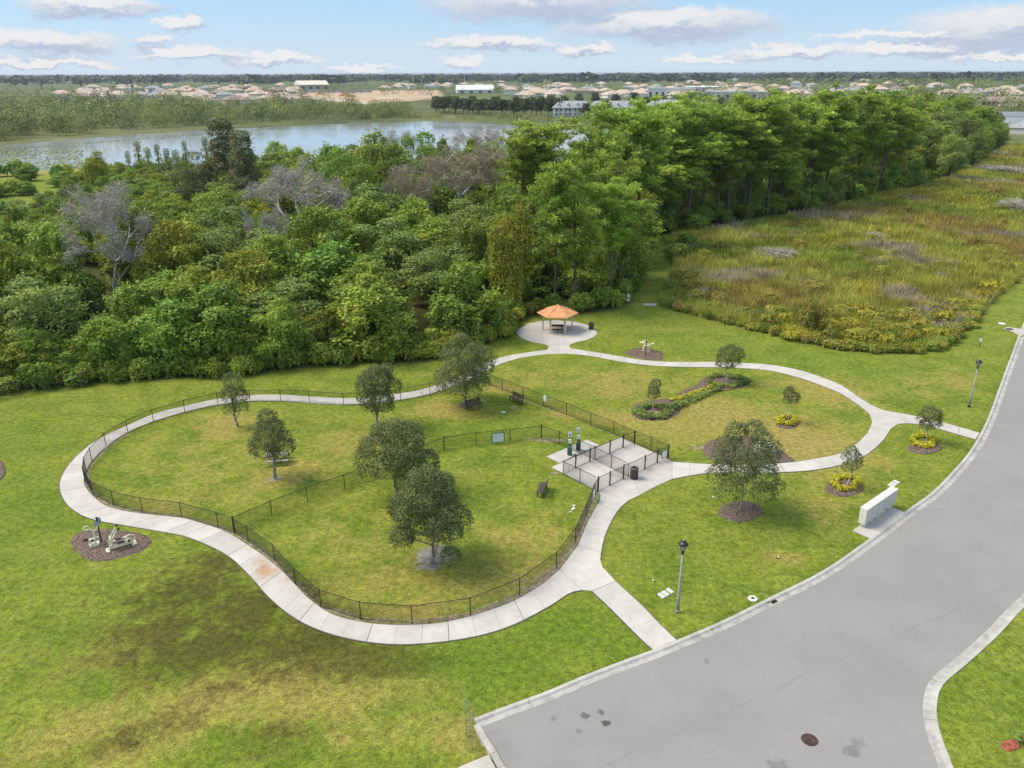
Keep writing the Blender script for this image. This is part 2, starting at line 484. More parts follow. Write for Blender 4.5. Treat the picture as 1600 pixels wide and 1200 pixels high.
def concrete(name, c0, c1, stain=(0.30, 0.27, 0.22), amt=0.35, rust=None):
    mt, t, o = new_mat(name)
    p = geo_pos(t)
    oi = t.nodes.new('ShaderNodeObjectInfo')
    c = MIX(t, SMOOTH(t, NOISE(t, p, 0.7, 6, 0.65), 0.3, 0.7), c0, c1)
    c = MIX(t, SMOOTH(t, NOISE(t, p, 2.1, 7, 0.7), 0.44, 0.72, 0, amt), c, stain)
    hs = t.nodes.new('ShaderNodeHueSaturation'); t.links.new(c, hs.inputs['Color'])
    t.links.new(MATH(t, 'MULTIPLY_ADD', oi.outputs['Random'], 0.14, 0.93), hs.inputs['Value'])
    c = hs.outputs[0]
    if rust is not None:
        for (cx, cy, r_, am) in rust:
            l = VM(t, 'LENGTH', VM(t, 'MULTIPLY', VM(t, 'SUBTRACT', p, (cx, cy, 0)).outputs[0], (1 / r_, 1 / r_, 0)).outputs[0]).outputs['Value']
            f = MATH(t, 'SUBTRACT', MATH(t, 'SUBTRACT', 1.1, l), MATH(t, 'MULTIPLY', NOISE(t, p, 1.6, 6, 0.7, 1.0), 1.1))
            c = MIX(t, SMOOTH(t, f, 0.0, 0.5, 0, am), c, (0.42, 0.23, 0.09))
    b = principled(t, c, 0.8, 0.2)
    bump(t, NOISE(t, p, 40, 3), b, 0.15, 0.01)
    t.links.new(b.outputs[0], o.inputs[0])
_ru = P(418, 893)
concrete('concrete_path', (0.48, 0.448, 0.41), (0.57, 0.537, 0.497), amt=0.14, rust=[(_ru[0], _ru[1], 2.2, 0.75), (P(405, 878)[0], P(405, 878)[1], 1.6, 0.45), (P(452, 905)[0], P(452, 905)[1], 1.4, 0.45)])
concrete('concrete_curb', (0.42, 0.40, 0.35), (0.55, 0.53, 0.48), amt=0.5)
concrete('concrete_gutter', (0.36, 0.35, 0.33), (0.50, 0.48, 0.45), stain=(0.15, 0.145, 0.14), amt=0.5)
simple('joint_dirt', (0.13, 0.12, 0.10), 0.9, 0.1)
simple('mulch', (0.175, 0.13, 0.105), 0.95, 0.05, var=0.3, scale=7, dirt=(0.30, 0.25, 0.21))
simple('mulch_grey', (0.25, 0.23, 0.20), 0.95, 0.05, var=0.2, scale=3, dirt=(0.36, 0.33, 0.29))
simple('mulch_red', (0.34, 0.11, 0.075), 0.95, 0.05, var=0.25, scale=7)
simple('fence_metal', (0.022, 0.024, 0.024), 0.45, 0.4)
simple('fence_wire', (0.020, 0.024, 0.022), 0.5, 0.3)
simple('lamp_black', (0.018, 0.020, 0.024), 0.4, 0.5)
simple('lamp_pole', (0.32, 0.33, 0.33), 0.6, 0.3)
simple('galvanised', (0.45, 0.46, 0.47), 0.4, 0.5, metal=0.5)
simple('white_board', (0.74, 0.78, 0.78), 0.5, 0.3, var=0.05)
simple('sign_green', (0.05, 0.17, 0.13), 0.5, 0.3)
simple('bin_green', (0.045, 0.12, 0.10), 0.5, 0.3)
simple('mailbox', (0.72, 0.69, 0.63), 0.45, 0.4, var=0.06)
simple('mailbox_door', (0.66, 0.635, 0.59), 0.45, 0.4, var=0.06)
simple('brown_plastic', (0.10, 0.078, 0.066), 0.6, 0.3, var=0.2, scale=9)
simple('dark_brown', (0.055, 0.043, 0.038), 0.5, 0.3)
simple('weathered_wood', (0.33, 0.31, 0.29), 0.8, 0.15, var=0.25, scale=5)
simple('terracotta_metal', (0.72, 0.35, 0.165), 0.45, 0.4, var=0.08, scale=1.5)
simple('beige_post', (0.60, 0.53, 0.44), 0.6, 0.3, var=0.06)
simple('cream_steel', (0.78, 0.74, 0.53), 0.4, 0.45, var=0.05)
simple('black_rubber', (0.02, 0.02, 0.02), 0.7, 0.2)
simple('panel_grey', (0.33, 0.38, 0.43), 0.35, 0.4, var=0.08)
simple('white_cover', (0.72, 0.72, 0.68), 0.7, 0.2, var=0.08)
simple('iron_rust', (0.085, 0.050, 0.042), 0.7, 0.3, var=0.25, scale=8)
simple('bark_grey', (0.33, 0.30, 0.265), 0.9, 0.1, var=0.3, scale=5)
simple('bark_pine', (0.165, 0.125, 0.10), 0.9, 0.1, var=0.3, scale=4)
simple('bark_pale', (0.58, 0.54, 0.49), 0.9, 0.1, var=0.25, scale=4)
simple('bark_dark', (0.07, 0.058, 0.045), 0.9, 0.1, var=0.3, scale=4)
simple('moss_grey', (0.30, 0.285, 0.27), 0.95, 0.05, var=0.25, scale=3)
simple('stake_wood', (0.5, 0.42, 0.3), 0.8, 0.1)
simple('limestone', (0.52, 0.48, 0.42), 0.9, 0.1, var=0.2)
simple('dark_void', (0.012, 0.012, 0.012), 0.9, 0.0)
simple('stucco_cream', (0.76, 0.70, 0.58), 0.9, 0.1, var=0.05, scale=0.3)
simple('stucco_white', (0.72, 0.71, 0.68), 0.9, 0.1, var=0.04, scale=0.2)
simple('stucco_tan', (0.52, 0.41, 0.30), 0.9, 0.1, var=0.05, scale=0.3)
simple('roof_tan', (0.55, 0.44, 0.35), 0.85, 0.15, var=0.1, scale=0.6)
simple('roof_pink', (0.60, 0.46, 0.39), 0.85, 0.15, var=0.1, scale=0.6)
simple('roof_grey', (0.36, 0.365, 0.38), 0.85, 0.15, var=0.1, scale=0.6)
simple('roof_brown', (0.33, 0.26, 0.22), 0.85, 0.15, var=0.1, scale=0.6)
simple('roof_white', (0.74, 0.75, 0.76), 0.6, 0.3, var=0.03, scale=0.2)
simple('window_dark', (0.04, 0.05, 0.06), 0.2, 0.5)
def glass():
    mt, t, o = new_mat('lamp_glass')
    b = principled(t, (0.62, 0.66, 0.66), 0.15, 0.5); b.inputs['Transmission Weight'].default_value = 0.35
    t.links.new(b.outputs[0], o.inputs[0])
glass()

def asphalt():
    mt, t, o = new_mat('asphalt')
    p = geo_pos(t)
    c = MIX(t, SMOOTH(t, NOISE(t, p, 0.16, 5, 0.6), 0.3, 0.7), (0.258, 0.246, 0.236), (0.312, 0.298, 0.286))
    sp = NOISE(t, p, 26, 3, 0.8)
    s8 = NOISE(t, p, 7, 5, 0.85)
    c = MIX(t, SMOOTH(t, s8, 0.3, 0.7, 0.0, 0.40), c, (0.20, 0.193, 0.188))
    c = MIX(t, SMOOTH(t, sp, 0.35, 0.75, 0.0, 0.55), c, (0.34, 0.323, 0.308))
    c = MIX(t, SMOOTH(t, NOISE(t, p, 17, 3, 0.8), 0.58, 0.8, 0.0, 0.4), c, (0.13, 0.127, 0.125))
    # faint tyre-worn and repaired areas
    c = MIX(t, SMOOTH(t, NOISE(t, p, 0.45, 6, 0.7, 0.8), 0.55, 0.8, 0, 0.35), c, (0.225, 0.22, 0.215))
    for (px, py, r_, am) in [(915, 1118, 0.55, 0.6), (948, 1128, 0.55, 0.8), (940, 1112, 0.4, 0.6), (865, 1122, 0.4, 0.35), (905, 1140, 0.4, 0.3), (1330, 1172, 1.0, 0.35), (1340, 1160, 0.8, 0.25), (1105, 1032, 0.5, 0.3), (1215, 1195, 1.1, 0.3)]:
        q = P(px, py)
        l = VM(t, 'LENGTH', VM(t, 'MULTIPLY', VM(t, 'SUBTRACT', p, tuple(q)).outputs[0], (1 / r_, 1 / r_, 0)).outputs[0]).outputs['Value']
        nz = NOISE(t, p, 3.2, 5, 0.75)
        f = MATH(t, 'SUBTRACT', MATH(t, 'SUBTRACT', 1.35, l), MATH(t, 'MULTIPLY', nz, 1.75))
        c = MIX(t, SMOOTH(t, f, 0.0, 0.22, 0, am), c, (0.045, 0.045, 0.05))
    # long seams between paving passes
    a = P(1055, 1135); b2 = P(1190, 1075); dv = (b2 - a)[:2]; dv /= np.linalg.norm(dv)
    for (q, wdt, am) in [(P(1100, 1125), 0.10, 0.22), (P(1300, 1080), 0.07, 0.15)]:
        rel = VM(t, 'SUBTRACT', p, tuple(q)).outputs[0]
        dn = N(t, 'ShaderNodeVectorMath', operation='DOT_PRODUCT'); t.links.new(rel, dn.inputs[0]); dn.inputs[1].default_value = (-dv[1], dv[0], 0)
        wob = MATH(t, 'ADD', dn.outputs['Value'], MATH(t, 'MULTIPLY', MATH(t, 'SUBTRACT', NOISE(t, p, 0.25, 4), 0.5), 1.0))
        ln = SMOOTH(t, MATH(t, 'ABSOLUTE', wob), 0.0, wdt, am, 0.0)
        c = MIX(t, MATH(t, 'MULTIPLY', ln, SMOOTH(t, NOISE(t, p, 0.5, 3), 0.42, 0.6)), c, (0.12, 0.12, 0.125))
    b = principled(t, c, 0.85, 0.2)
    bump(t, sp, b, 0.25, 0.01)
    t.links.new(b.outputs[0], o.inputs[0])
asphalt()

def water():
    mt, t, o = new_mat('water')
    p = geo_pos(t)
    st_ = VM(t, 'MULTIPLY', p, (0.25, 0.7, 1)).outputs[0]
    n = NOISE(t, st_, 1.2, 4, 0.6)
    big = NOISE(t, VM(t, 'MULTIPLY', p, (0.3, 1.0, 1)).outputs[0], 0.02, 4, 0.6)
    b = principled(t, (0.30, 0.32, 0.325), SMOOTH(t, big, 0.35, 0.65, 0.06, 0.16), 0.5)
    b.inputs['IOR'].default_value = 1.33
    bump(t, n, b, 0.035, 0.15)
    t.links.new(b.outputs[0], o.inputs[0])
water()

# ------------------------------------------------------------------ layout traced from the photograph, on the ground plane
curb_back_px = [(740, 1123), (787, 1105), (850, 1082), (912, 1056), (975, 1032), (1022, 1015), (1059, 1000), (1131, 969), (1206, 932), (1287, 891), (1358, 842), (1412, 801),
                (1456, 769), (1487, 738), (1512, 709), (1532, 677), (1547, 644), (1559, 611), (1570, 581), (1580, 555), (1591, 525), (1600, 503)]
cb = catmull(PP(curb_back_px)[:, :2], 6)
ext = cb[-1] - cb[-8]; ext /= np.linalg.norm(ext)
cb = np.vstack([cb, [cb[-1] + ext * q for q in np.arange(4, 260, 8)]])
cb, CBL = resample(cb, int(round(resample(cb, 2)[1] / 0.75)))
curb2_back_px = [(1497, 1230), (1490, 1200), (1475, 1162), (1466, 1131), (1464, 1100), (1474, 1070), (1512, 1037), (1562, 991), (1600, 950), (1680, 880)]
cb2 = catmull(PP(curb2_back_px)[:, :2], 6)
e2 = cb2[-1] - cb2[-5]; e2 /= np.linalg.norm(e2)
pp_ = [cb2[-1]]
for q in range(30):
    tdir = e2 * (1 - min(1, q / 14)) + ext * min(1, q / 14); tdir /= np.linalg.norm(tdir); pp_.append(pp_[-1] + tdir * 8)
s2 = cb2[0] - cb2[3]; s2 /= np.linalg.norm(s2)
cb2 = np.vstack([[cb2[0] + s2 * q for q in (14, 10, 6, 3)], cb2, pp_[1:]])
cb2, CB2L = resample(cb2, int(round(resample(cb2, 2)[1] / 0.75)))
def offset_line(ln, d):
    tg = np.gradient(ln, axis=0); tg /= np.linalg.norm(tg, axis=1)[:, None]
    return ln + np.stack([tg[:, 1], -tg[:, 0]], 1) * d          # to the right of travel
CURB_W = 0.62
end_px = [(740, 1134), (752, 1156), (766, 1178), (778, 1200), (800, 1240), (830, 1300)]
endl = catmull(PP(end_px)[:, :2], 4)
road_poly = np.vstack([offset_line(cb, 0.30), offset_line(cb2, -0.30)[::-1], [endl[-1]], endl[::-1]])

lake_px = [(-260, 245), (-120, 232), (0, 226), (100, 217), (250, 206), (400, 198), (550, 192), (700, 189), (800, 195), (900, 202), (1000, 206), (1070, 210), (1110, 228),
           (1060, 262), (960, 285), (860, 296), (700, 288), (450, 282), (250, 270), (130, 262), (60, 266), (0, 270), (-120, 280), (-260, 275)]
lake_poly = catmull(np.vstack([PP(lake_px), PP(lake_px[:1])])[:, :2], 5)[:-1]
pond_px = [(1532, 196), (1532, 184), (1560, 181), (1700, 181), (1800, 186), (1760, 198), (1600, 198)]
pond_poly = catmull(np.vstack([PP(pond_px), PP(pond_px[:1])])[:, :2], 4)[:-1]
site_poly = PP([(448, 150), (470, 141), (690, 141), (690, 152), (640, 158), (600, 160), (575, 163), (520, 158)])[:, :2]
forest_px = [(-260, 640), (0, 612), (150, 598), (300, 590), (400, 584), (520, 570), (640, 566), (740, 545), (800, 520), (806, 502), (850, 494), (900, 492), (965, 486), (985, 470), (1003, 440), (1018, 400),
             (1030, 372), (1060, 358), (1120, 352), (1200, 340), (1290, 326), (1350, 306), (1430, 292), (1490, 272), (1545, 246), (1570, 226), (1560, 205), (1400, 205), (1200, 215),
             (1110, 234), (1060, 268), (960, 291), (860, 302), (700, 294), (450, 288), (250, 276), (130, 285), (90, 330), (40, 352), (-260, 350)]
forest_poly = PP(forest_px)[:, :2]
marsh_px = [(1030, 470), (1045, 482), (1100, 497), (1200, 521), (1300, 545), (1400, 553), (1460, 549), (1490, 531), (1540, 481), (1572, 453), (1600, 430), (1700, 380), (1850, 330), (1850, 225), (1640, 222),
            (1575, 228), (1540, 248), (1490, 275), (1430, 295), (1350, 310), (1290, 330), (1200, 345), (1130, 356), (1060, 364), (1032, 385), (1055, 420), (1040, 450)]
marsh_poly = PP(marsh_px)[:, :2]

# ------------------------------------------------------------------ ground: one sheet to the horizon
def axis(lo, hi, s, far, gr):
    a = list(np.arange(lo, hi + s / 2, s)); st_ = s
    while a[-1] < far: st_ *= gr; a.append(a[-1] + st_)
    st_ = s
    while a[0] > -far: st_ *= gr; a.insert(0, a[0] - st_)
    return np.array(a)
gx = axis(-62, 62, 0.5, 22000, 1.045); gy = axis(26, 112, 0.5, 22000, 1.036)
X, Y = np.meshgrid(gx, gy); G = np.stack([X.ravel(), Y.ravel()], 1)
Z = 0.02 * vnoise(G[:, 0], G[:, 1], 6, 3)
rd = np.full(len(G), -1e9); near = (G[:, 0] > -40) & (G[:, 0] < 400) & (G[:, 1] > -60) & (G[:, 1] < 420)
rd[near] = sdist(G[near], road_poly)
Z = np.where(rd > 0.0, -0.45, Z)
lk = sdist(G, lake_poly); pk = sdist(G, pond_poly)
Z = np.where(lk > -6, np.minimum(Z, np.clip(-(lk + 0) * 0.12 - 0.3, -2.0, Z)), Z)
Z = np.where(pk > -6, np.minimum(Z, np.clip(-(pk + 0) * 0.12 - 0.3, -2.0, Z)), Z)
def blobs(lst):
    a = np.zeros(len(G))
    for (px, py, rx, ry, am) in lst:
        c = P(px, py); u = np.array([c[0], c[1]]) / np.hypot(c[0], c[1]); w = np.array([u[1], -u[0]])
        d = G - c[:2]; q = (d @ w / rx) ** 2 + (d @ u / ry) ** 2
        a = np.maximum(a, am * np.exp(-q))
    return a
dry = blobs([(380, 1085, 9, 2.6, 1.0), (510, 1095, 6, 2.0, 0.95), (110, 1150, 5, 2, 0.9), (170, 1020, 4, 2, 0.6), (570, 1140, 4, 1.6, 0.6), (200, 1170, 6, 2, 0.7), (620, 1075, 4, 1.5, 0.8),
             (330, 720, 9, 8, 0.42), (450, 742, 4.5, 3.2, 0.9), (520, 815, 5, 4, 0.4), (640, 905, 8, 4, 0.7), (790, 905, 5, 3.5, 0.85), (560, 860, 5, 4, 0.5), (640, 955, 4, 1.5, 1.1), (360, 665, 3, 4, 0.95),
             (700, 640, 4, 3, 0.95), (560, 690, 5, 4, 0.8), (960, 600, 8, 6, 0.75), (1110, 650, 9, 6, 1.05), (1250, 690, 7, 7, 1.05), (985, 655, 6, 3, 1.0), (1060, 670, 6, 4, 1.0), (900, 650, 4, 2, 0.8), (1290, 610, 6, 5, 0.85),
             (790, 605, 3, 2, 1.0), (1290, 790, 4, 3, 0.6), (1220, 870, 2, 1.2, 0.8), (1440, 600, 4, 6, 0.5), (1490, 595, 3, 4, 0.75), (1080, 560, 6, 5, 0.35), (1570, 1130, 3, 2, 0.35), (720, 1140, 2.2, 2.0, 0.8), (820, 840, 6, 4, 0.6),
             (850, 590, 8, 5, 0.6), (300, 780, 8, 3, 0.55)])
dark = blobs([(300, 925, 5.5, 4, 0.9), (400, 950, 5, 3.6, 1.0), (490, 1005, 4.6, 2.6, 1.15), (260, 985, 6, 3, 0.9), (560, 1030, 4, 2, 1.1), (640, 1038, 3.6, 1.2, 1.1), (330, 1010, 6, 3, 1.0), (420, 1050, 5, 2, 0.8),
              (430, 1150, 3, 1.6, 0.75), (230, 1140, 4, 1.4, 0.7), (340, 880, 3.5, 2.5, 0.85), (560, 700, 3, 2, 0.25), (640, 830, 4, 3, 0.35), (1180, 860, 3, 2, 0.3)])
lush = np.maximum(blobs([(760, 1040, 5, 3.2, 1.0), (880, 985, 5, 3.2, 1.0), (950, 1000, 3, 2, 0.9), (40, 800, 4, 6, 0.8), (820, 990, 4, 2, 0.8), (720, 680, 7, 3, 0.7), (30, 700, 5, 8, 0.5), (1060, 900, 5, 3, 0.4), (1550, 1080, 5, 6, 0.4), (1250, 560, 14, 4, 0.5)]), 0)
bare = np.maximum.reduce([blobs([(862, 688, 1.8, 0.55, 1.0), (838, 686, 1.8, 0.45, 0.9), (865, 740, 0.8, 0.5, 0.9), (803, 637, 0.9, 0.5, 0.9), (1100, 700, 2.5, 1.2, 0.7), (1170, 662, 2, 0.8, 0.35), (1218, 872, 0.8, 0.4, 0.7), (1262, 885, 0.8, 0.4, 0.6), (1140, 663, 3, 1, 0.45)])])
_loop = PP([(933, 769), (928, 779), (916, 808), (899, 848), (869, 888), (812, 930), (735, 961), (644, 974), (564, 968), (501, 948), (462, 913), (429, 876), (388, 846), (366, 833), (341, 824), (284, 808), (223, 801), (178, 790), (146, 774), (133, 752), (135, 736), (144, 721), (166, 697), (200, 676)])[:, :2]
_str = PP([(743, 593), (784, 610), (849, 635.4), (923, 664.7), (991, 694), (1044, 716.7)])[:, :2]
nr_ = (np.abs(G[:, 0]) < 60) & (G[:, 1] > 28) & (G[:, 1] < 110)
e_ = np.full(len(G), 9.0); e_[nr_] = np.minimum(seg_dist(G[nr_], _loop, False), seg_dist(G[nr_], _str, False) + .15)
bare = np.maximum(bare, .78 * np.clip(1.25 - e_ / .55, 0, 1))
fsd = sdist(G, forest_poly); msd = sdist(G, marsh_poly)
wild = np.clip(np.maximum(fsd, msd) / 2.0 + 0.4, 0, 1)
shore = np.clip(1.2 - np.abs(lk + 9) / 12, 0, 1) * (lk < 2)
far = np.clip((np.hypot(G[:, 0], G[:, 1]) - 330) / 90, 0, 1)
far = np.where((G[:, 0] > 60) & (G[:, 1] < 240), 0, far); far = np.where((fsd > 0) | (msd > 0), 0, far)
site = np.clip(sdist(G, site_poly) / 8 + 0.5, 0, 1)
nx, ny = len(gx), len(gy)
idx = np.arange(nx * ny).reshape(ny, nx)
F = np.stack([idx[:-1, :-1], idx[:-1, 1:], idx[1:, 1:], idx[1:, :-1]], -1).reshape(-1, 4)
me = np_mesh('ground', np.c_[G, Z], F, attr=dict(ash=blobs([(680, 868, 1.55, 1.35, 1.0), (672, 884, 0.9, 0.7, 0.9), (430, 748, 0.75, 0.6, 0.8)]), dry=dry, dark=dark, lush=lush, bare=bare, wild=wild, marsh=np.clip(msd / 2 + .3, 0, 1), shore=shore, far=far, site=site))
tag(link('ground', me, 'ground', smooth=True), kind='structure')

def sheet(name, poly, z, mat):
    mb = MB(); poly = [(float(a), float(b)) for a, b in poly]
    tri = tessellate_polygon([[Vector((p[0], p[1], 0)) for p in poly]])
    fs = []
    for a, b, c in tri:
        ax, ay = poly[a]; bx, by = poly[b]; cx, cy = poly[c]
        fs.append((a, b, c) if (bx - ax) * (cy - ay) - (by - ay) * (cx - ax) > 0 else (a, c, b))
    mb.add([(p[0], p[1], z) for p in poly], fs)
    return tag(mb.build(name, mat), kind='structure')
def grow(poly, k):
    c = poly.mean(0); return c + (poly - c) * k
sheet('lake_water', grow(lake_poly, 1.06), -0.42, 'water')
sheet('pond_water', grow(pond_poly, 1.04), -0.42, 'water')
sheet('road', road_poly, -0.06, 'asphalt')

# ------------------------------------------------------------------ kerbs, laid in lengths
def kerb(name, ln, side, piece, name_piece, near_n):
    prof = [(0.0, -0.40), (0.0, 0.030), (0.03, 0.042), (0.20, 0.036), (0.31, -0.040), (0.60, -0.048), (CURB_W, -0.05), (CURB_W, -0.40)]
    n = len(ln); per = 4
    root = None; k = 0
    for i0 in range(0, n - 1, per):
        i1 = min(n - 1, i0 + per); sub = ln[i0:i1 + 1].copy()
        if len(sub) < 2: continue
        d0 = (sub[1] - sub[0]); d0 /= np.linalg.norm(d0); d1 = sub[-1] - sub[-2]; d1 /= np.linalg.norm(d1)
        sub[0] += d0 * 0.011; sub[-1] -= d1 * 0.011
        tg = np.gradient(sub, axis=0); tg /= np.linalg.norm(tg, axis=1)[:, None]
        nr = np.stack([tg[:, 1], -tg[:, 0]], 1) * side
        vs = []; fs = []; mats = []; m_ = len(prof)
        for p, q in zip(sub, nr):
            for (o_, z) in prof: vs.append((p[0] + q[0] * o_, p[1] + q[1] * o_, z))
        for a in range(len(sub) - 1):
            for b in range(m_ - 1):
                f = (a * m_ + b, a * m_ + b + 1, (a + 1) * m_ + b + 1, (a + 1) * m_ + b)
                fs.append(f if side < 0 else f[::-1]); mats.append(1 if 3 <= b <= 4 else 0)
        e0 = tuple(range(m_)); e1 = tuple((len(sub) - 1) * m_ + b for b in range(m_))
        fs.append(e0); fs.append(e1[::-1]); mats += [0, 0]
        me = bpy.data.meshes.new(name_piece); me.from_pydata(vs, [], fs)
        me.materials.append(MATS['concrete_curb']); me.materials.append(MATS['concrete_gutter'])
        me.polygons.foreach_set('material_index', mats); me.update()
        if root is None:
            root = bpy.data.objects.new(name, None); COL.objects.link(root); tag(root, kind='structure')
        o = bpy.data.objects.new(name_piece, me); COL.objects.link(o); o.parent = root
        k += 1
    return root
kerb('kerb', cb, 1, 3.0, 'kerb_length', 30)
kerb('kerb', cb2, -1, 3.0, 'kerb_length', 30)
# flush concrete band closing off the stub end of the road, and the slab beyond it
eb = PP([(740, 1134), (752, 1156), (766, 1178), (778, 1200), (800, 1240)])[:, :2]
eo = eb.copy(); tg = np.gradient(eb, axis=0); tg /= np.linalg.norm(tg, axis=1)[:, None]; eo = eb + np.stack([-tg[:, 1], tg[:, 0]], 1) * 0.32
band = thing('road_end_band', (0, 0, 0)); tag(band, kind='structure')
for a in range(len(eb) - 1):
    MB().prism([eb[a] + (eb[a + 1] - eb[a]) * .01, eb[a + 1] - (eb[a + 1] - eb[a]) * .01, eo[a + 1] - (eo[a + 1] - eo[a]) * .01, eo[a] + (eo[a + 1] - eo[a]) * .01], -0.4, 0.012).build('concrete_band', 'concrete_curb', band)
sl_ = PP([(720, 1198), (763, 1180), (775, 1202), (790, 1240), (640, 1240)])[:, :2]
tag(MB().prism(sl_, -0.2, 0.034).build('pavement', 'concrete_curb'), kind='structure')

# ------------------------------------------------------------------ footpaths, slab by slab
ZT = 0.04
def slab_mesh(poly, z=ZT):
    mb = MB(); mb.prism(poly, -0.12, z); return mb
def shrink(poly, d):
    poly = np.asarray(poly, float); c = poly.mean(0)
    q = poly - c; l = np.linalg.norm(q, axis=1)[:, None]
    return c + q * np.maximum(0.2, (l - d) / l)
def ribbon(root, left, right, size=1.52):
    L = catmull(PP(left)[:, :2], 8); Rr = catmull(PP(right)[:, :2], 8)
    ln = 0.5 * (resample(L, 2)[1] + resample(Rr, 2)[1]); n = max(1, int(round(ln / size)))
    sub = 3
    l, _ = resample(L, n * sub + 1); r, _ = resample(Rr, n * sub + 1)
    for i in range(n):
        a = l[i * sub:(i + 1) * sub + 1].copy(); b = r[i * sub:(i + 1) * sub + 1].copy()
        gap = 0.019 if i % 3 == 0 else 0.007
        for q in (a, b):
            u = q[1] - q[0]; q[0] += u / np.linalg.norm(u) * gap
            u = q[-1] - q[-2]; q[-1] -= u / np.linalg.norm(u) * (0.019 if (i + 1) % 3 == 0 else 0.007)
        slab_mesh(np.vstack([a, b[::-1]]), ZT + random.uniform(-.005, .005)).build('slab', 'concrete_path', root)
    cw = (l - r) / np.linalg.norm(l - r, axis=1)[:, None] * .07
    bed = np.vstack([l + cw, (r - cw)[::-1]])
    MB().prism(bed, -0.1, 0.021).build('joint_bed', 'joint_dirt', root)
def pad(root, polys, smooth=False):
    for p in polys:
        slab_mesh(shrink(PP(p)[:, :2], 0.012), ZT + random.uniform(-.004, .004)).build('slab', 'concrete_path', root)
path = thing('footpath', (0, 0, 0)); tag(path, kind='structure')
W_out = [(909, 922.5), (890, 927), (859, 947), (812, 972), (766, 989), (719, 999), (670, 1005), (620, 1007), (560, 1001), (500, 985), (455, 962), (419, 932), (400, 910), (379, 888), (357, 869), (325, 852), (288, 838), (247, 830), (200, 822), (150, 813), (122, 802), (104, 787), (94, 766), (96, 747), (110, 724), (135, 700), (163, 682), (197, 666), (241, 647), (288, 635), (338, 624), (391, 618), (435, 617), (485, 620), (536, 622.5), (580, 621), (625, 615), (655, 610), (687, 600), (725, 585), (750, 572.5), (782, 559), (825, 551), (855, 547)]
W_in = [(875, 890), (844, 915.6), (800, 940.6), (750, 959), (697, 972.5), (647, 977), (603, 976.6), (562, 972), (525, 962.5), (501, 950), (475, 929), (444, 896), (416, 872), (391, 855), (360, 835), (325, 821), (285, 810), (241, 805), (200, 800), (166, 791), (147, 777), (133, 760), (132, 744), (143, 722), (166, 699), (197, 677), (240, 659), (290, 644), (341, 633), (391, 627), (435, 627), (484, 630), (536, 632.5), (587, 630), (625, 625), (672, 616), (712, 602), (740, 592), (760, 580), (782, 569), (812, 560), (845, 555)]
ribbon(path, W_out, W_in)
pad(path, [[(909, 922.5), (875, 890), (903, 853), (939, 864), (938, 875), (942, 887), (962, 909), (925, 924)]])
ribbon(path, [(925, 924), (950, 947), (1000, 997), (1021, 1016)], [(962, 909), (1000, 944), (1030, 975), (1057, 1001)], 2.4)
ribbon(path, [(903, 853), (919, 815.6), (934, 787.5), (939, 775), (934, 768)], [(939, 864), (944, 841), (953, 819), (966, 797), (981, 783)], 2.0)
pad(path, [[(934, 768), (981, 783), (1000, 774), (988, 743)], [(988, 743), (1000, 774), (1025, 760), (1050, 749), (1050, 722), (1044, 717.5)]])
ribbon(path, [(1050, 722), (1097, 725), (1150, 727), (1225, 724), (1269, 718), (1309, 710), (1337, 695), (1356, 676)], [(1050, 749), (1081, 743), (1112, 739), (1170, 739), (1225, 738), (1269, 735), (1309, 728), (1340, 718), (1362, 705), (1381, 687)])
pad(path, [[(1356, 676), (1381, 687), (1392, 670), (1403, 663), (1416, 661.5), (1405, 646), (1381, 641.6), (1363, 634.6), (1342, 633.5), (1358, 646), (1363, 660)]])
ribbon(path, [(1405, 646), (1433, 651), (1468, 659), (1531, 677)], [(1416, 661.5), (1440, 664), (1469, 671), (1524, 687)])
ribbon(path, [(1363, 634.6), (1339.7, 619.5), (1318.7, 605), (1300, 596), (1250, 579), (1200, 570), (1157, 567.5), (1117, 566), (1050, 566), (1000, 562.5), (962, 556), (925, 550), (900, 546)],
       [(1342, 633.5), (1321, 619.5), (1300, 609), (1250, 591), (1200, 579), (1157, 575.5), (1120, 574), (1062, 573.5), (1012, 571), (962, 564), (925, 557), (900, 554)])
padL = [(874, 553), (860, 553.5), (845, 555), (855, 547), (857.5, 542), (854, 539), (845, 537), (830, 534.5), (818, 530), (810, 525), (807.5, 520), (811, 514), (825, 506), (845, 502), (870, 500.5)]
padR = [(870, 500.5), (895, 502.5), (915, 507), (929, 514), (933.5, 521), (928, 527), (915, 532), (900, 535), (891, 538.5), (889, 541.5), (893, 545), (900, 546), (900, 554), (886, 553), (874, 553)]
pad(path, [padL, padR])
# dog-run entrance pad: a grid of slabs
def bil(c, u, v):
    a, b, d, e = [np.array(q, float) for q in c]      # corners: 00, 10, 11, 01
    return a * (1 - u) * (1 - v) + b * u * (1 - v) + d * u * v + e * (1 - u) * v
def grid_pad(root, corners, nu, nv):
    w = [P(*q)[:2] for q in corners]
    for i in range(nu):
        for j in range(nv):
            q = [bil(w, i / nu, j / nv), bil(w, (i + 1) / nu, j / nv), bil(w, (i + 1) / nu, (j + 1) / nv), bil(w, i / nu, (j + 1) / nv)]
            slab_mesh(shrink(q, 0.014), ZT + random.uniform(-.004, .004)).build('slab', 'concrete_path', root)
    MB().prism(w, -0.1, 0.021).build('joint_bed', 'joint_dirt', root)
grid_pad(path, [(969.5, 684), (1044, 717.5), (933.7, 768), (861.4, 730.5)], 4, 3)
grid_pad(path, [(916.7, 687.4), (938, 696.5), (874, 724), (853, 714)], 1, 2)
for pts in ([(1331, 829.5), (1360, 842), (1386, 822), (1363, 810)], [(1363, 810), (1386, 822), (1413, 801), (1393.5, 793)]):
    slab_mesh(shrink(PP(pts)[:, :2], 0.012)).build('slab', 'concrete_path', path)

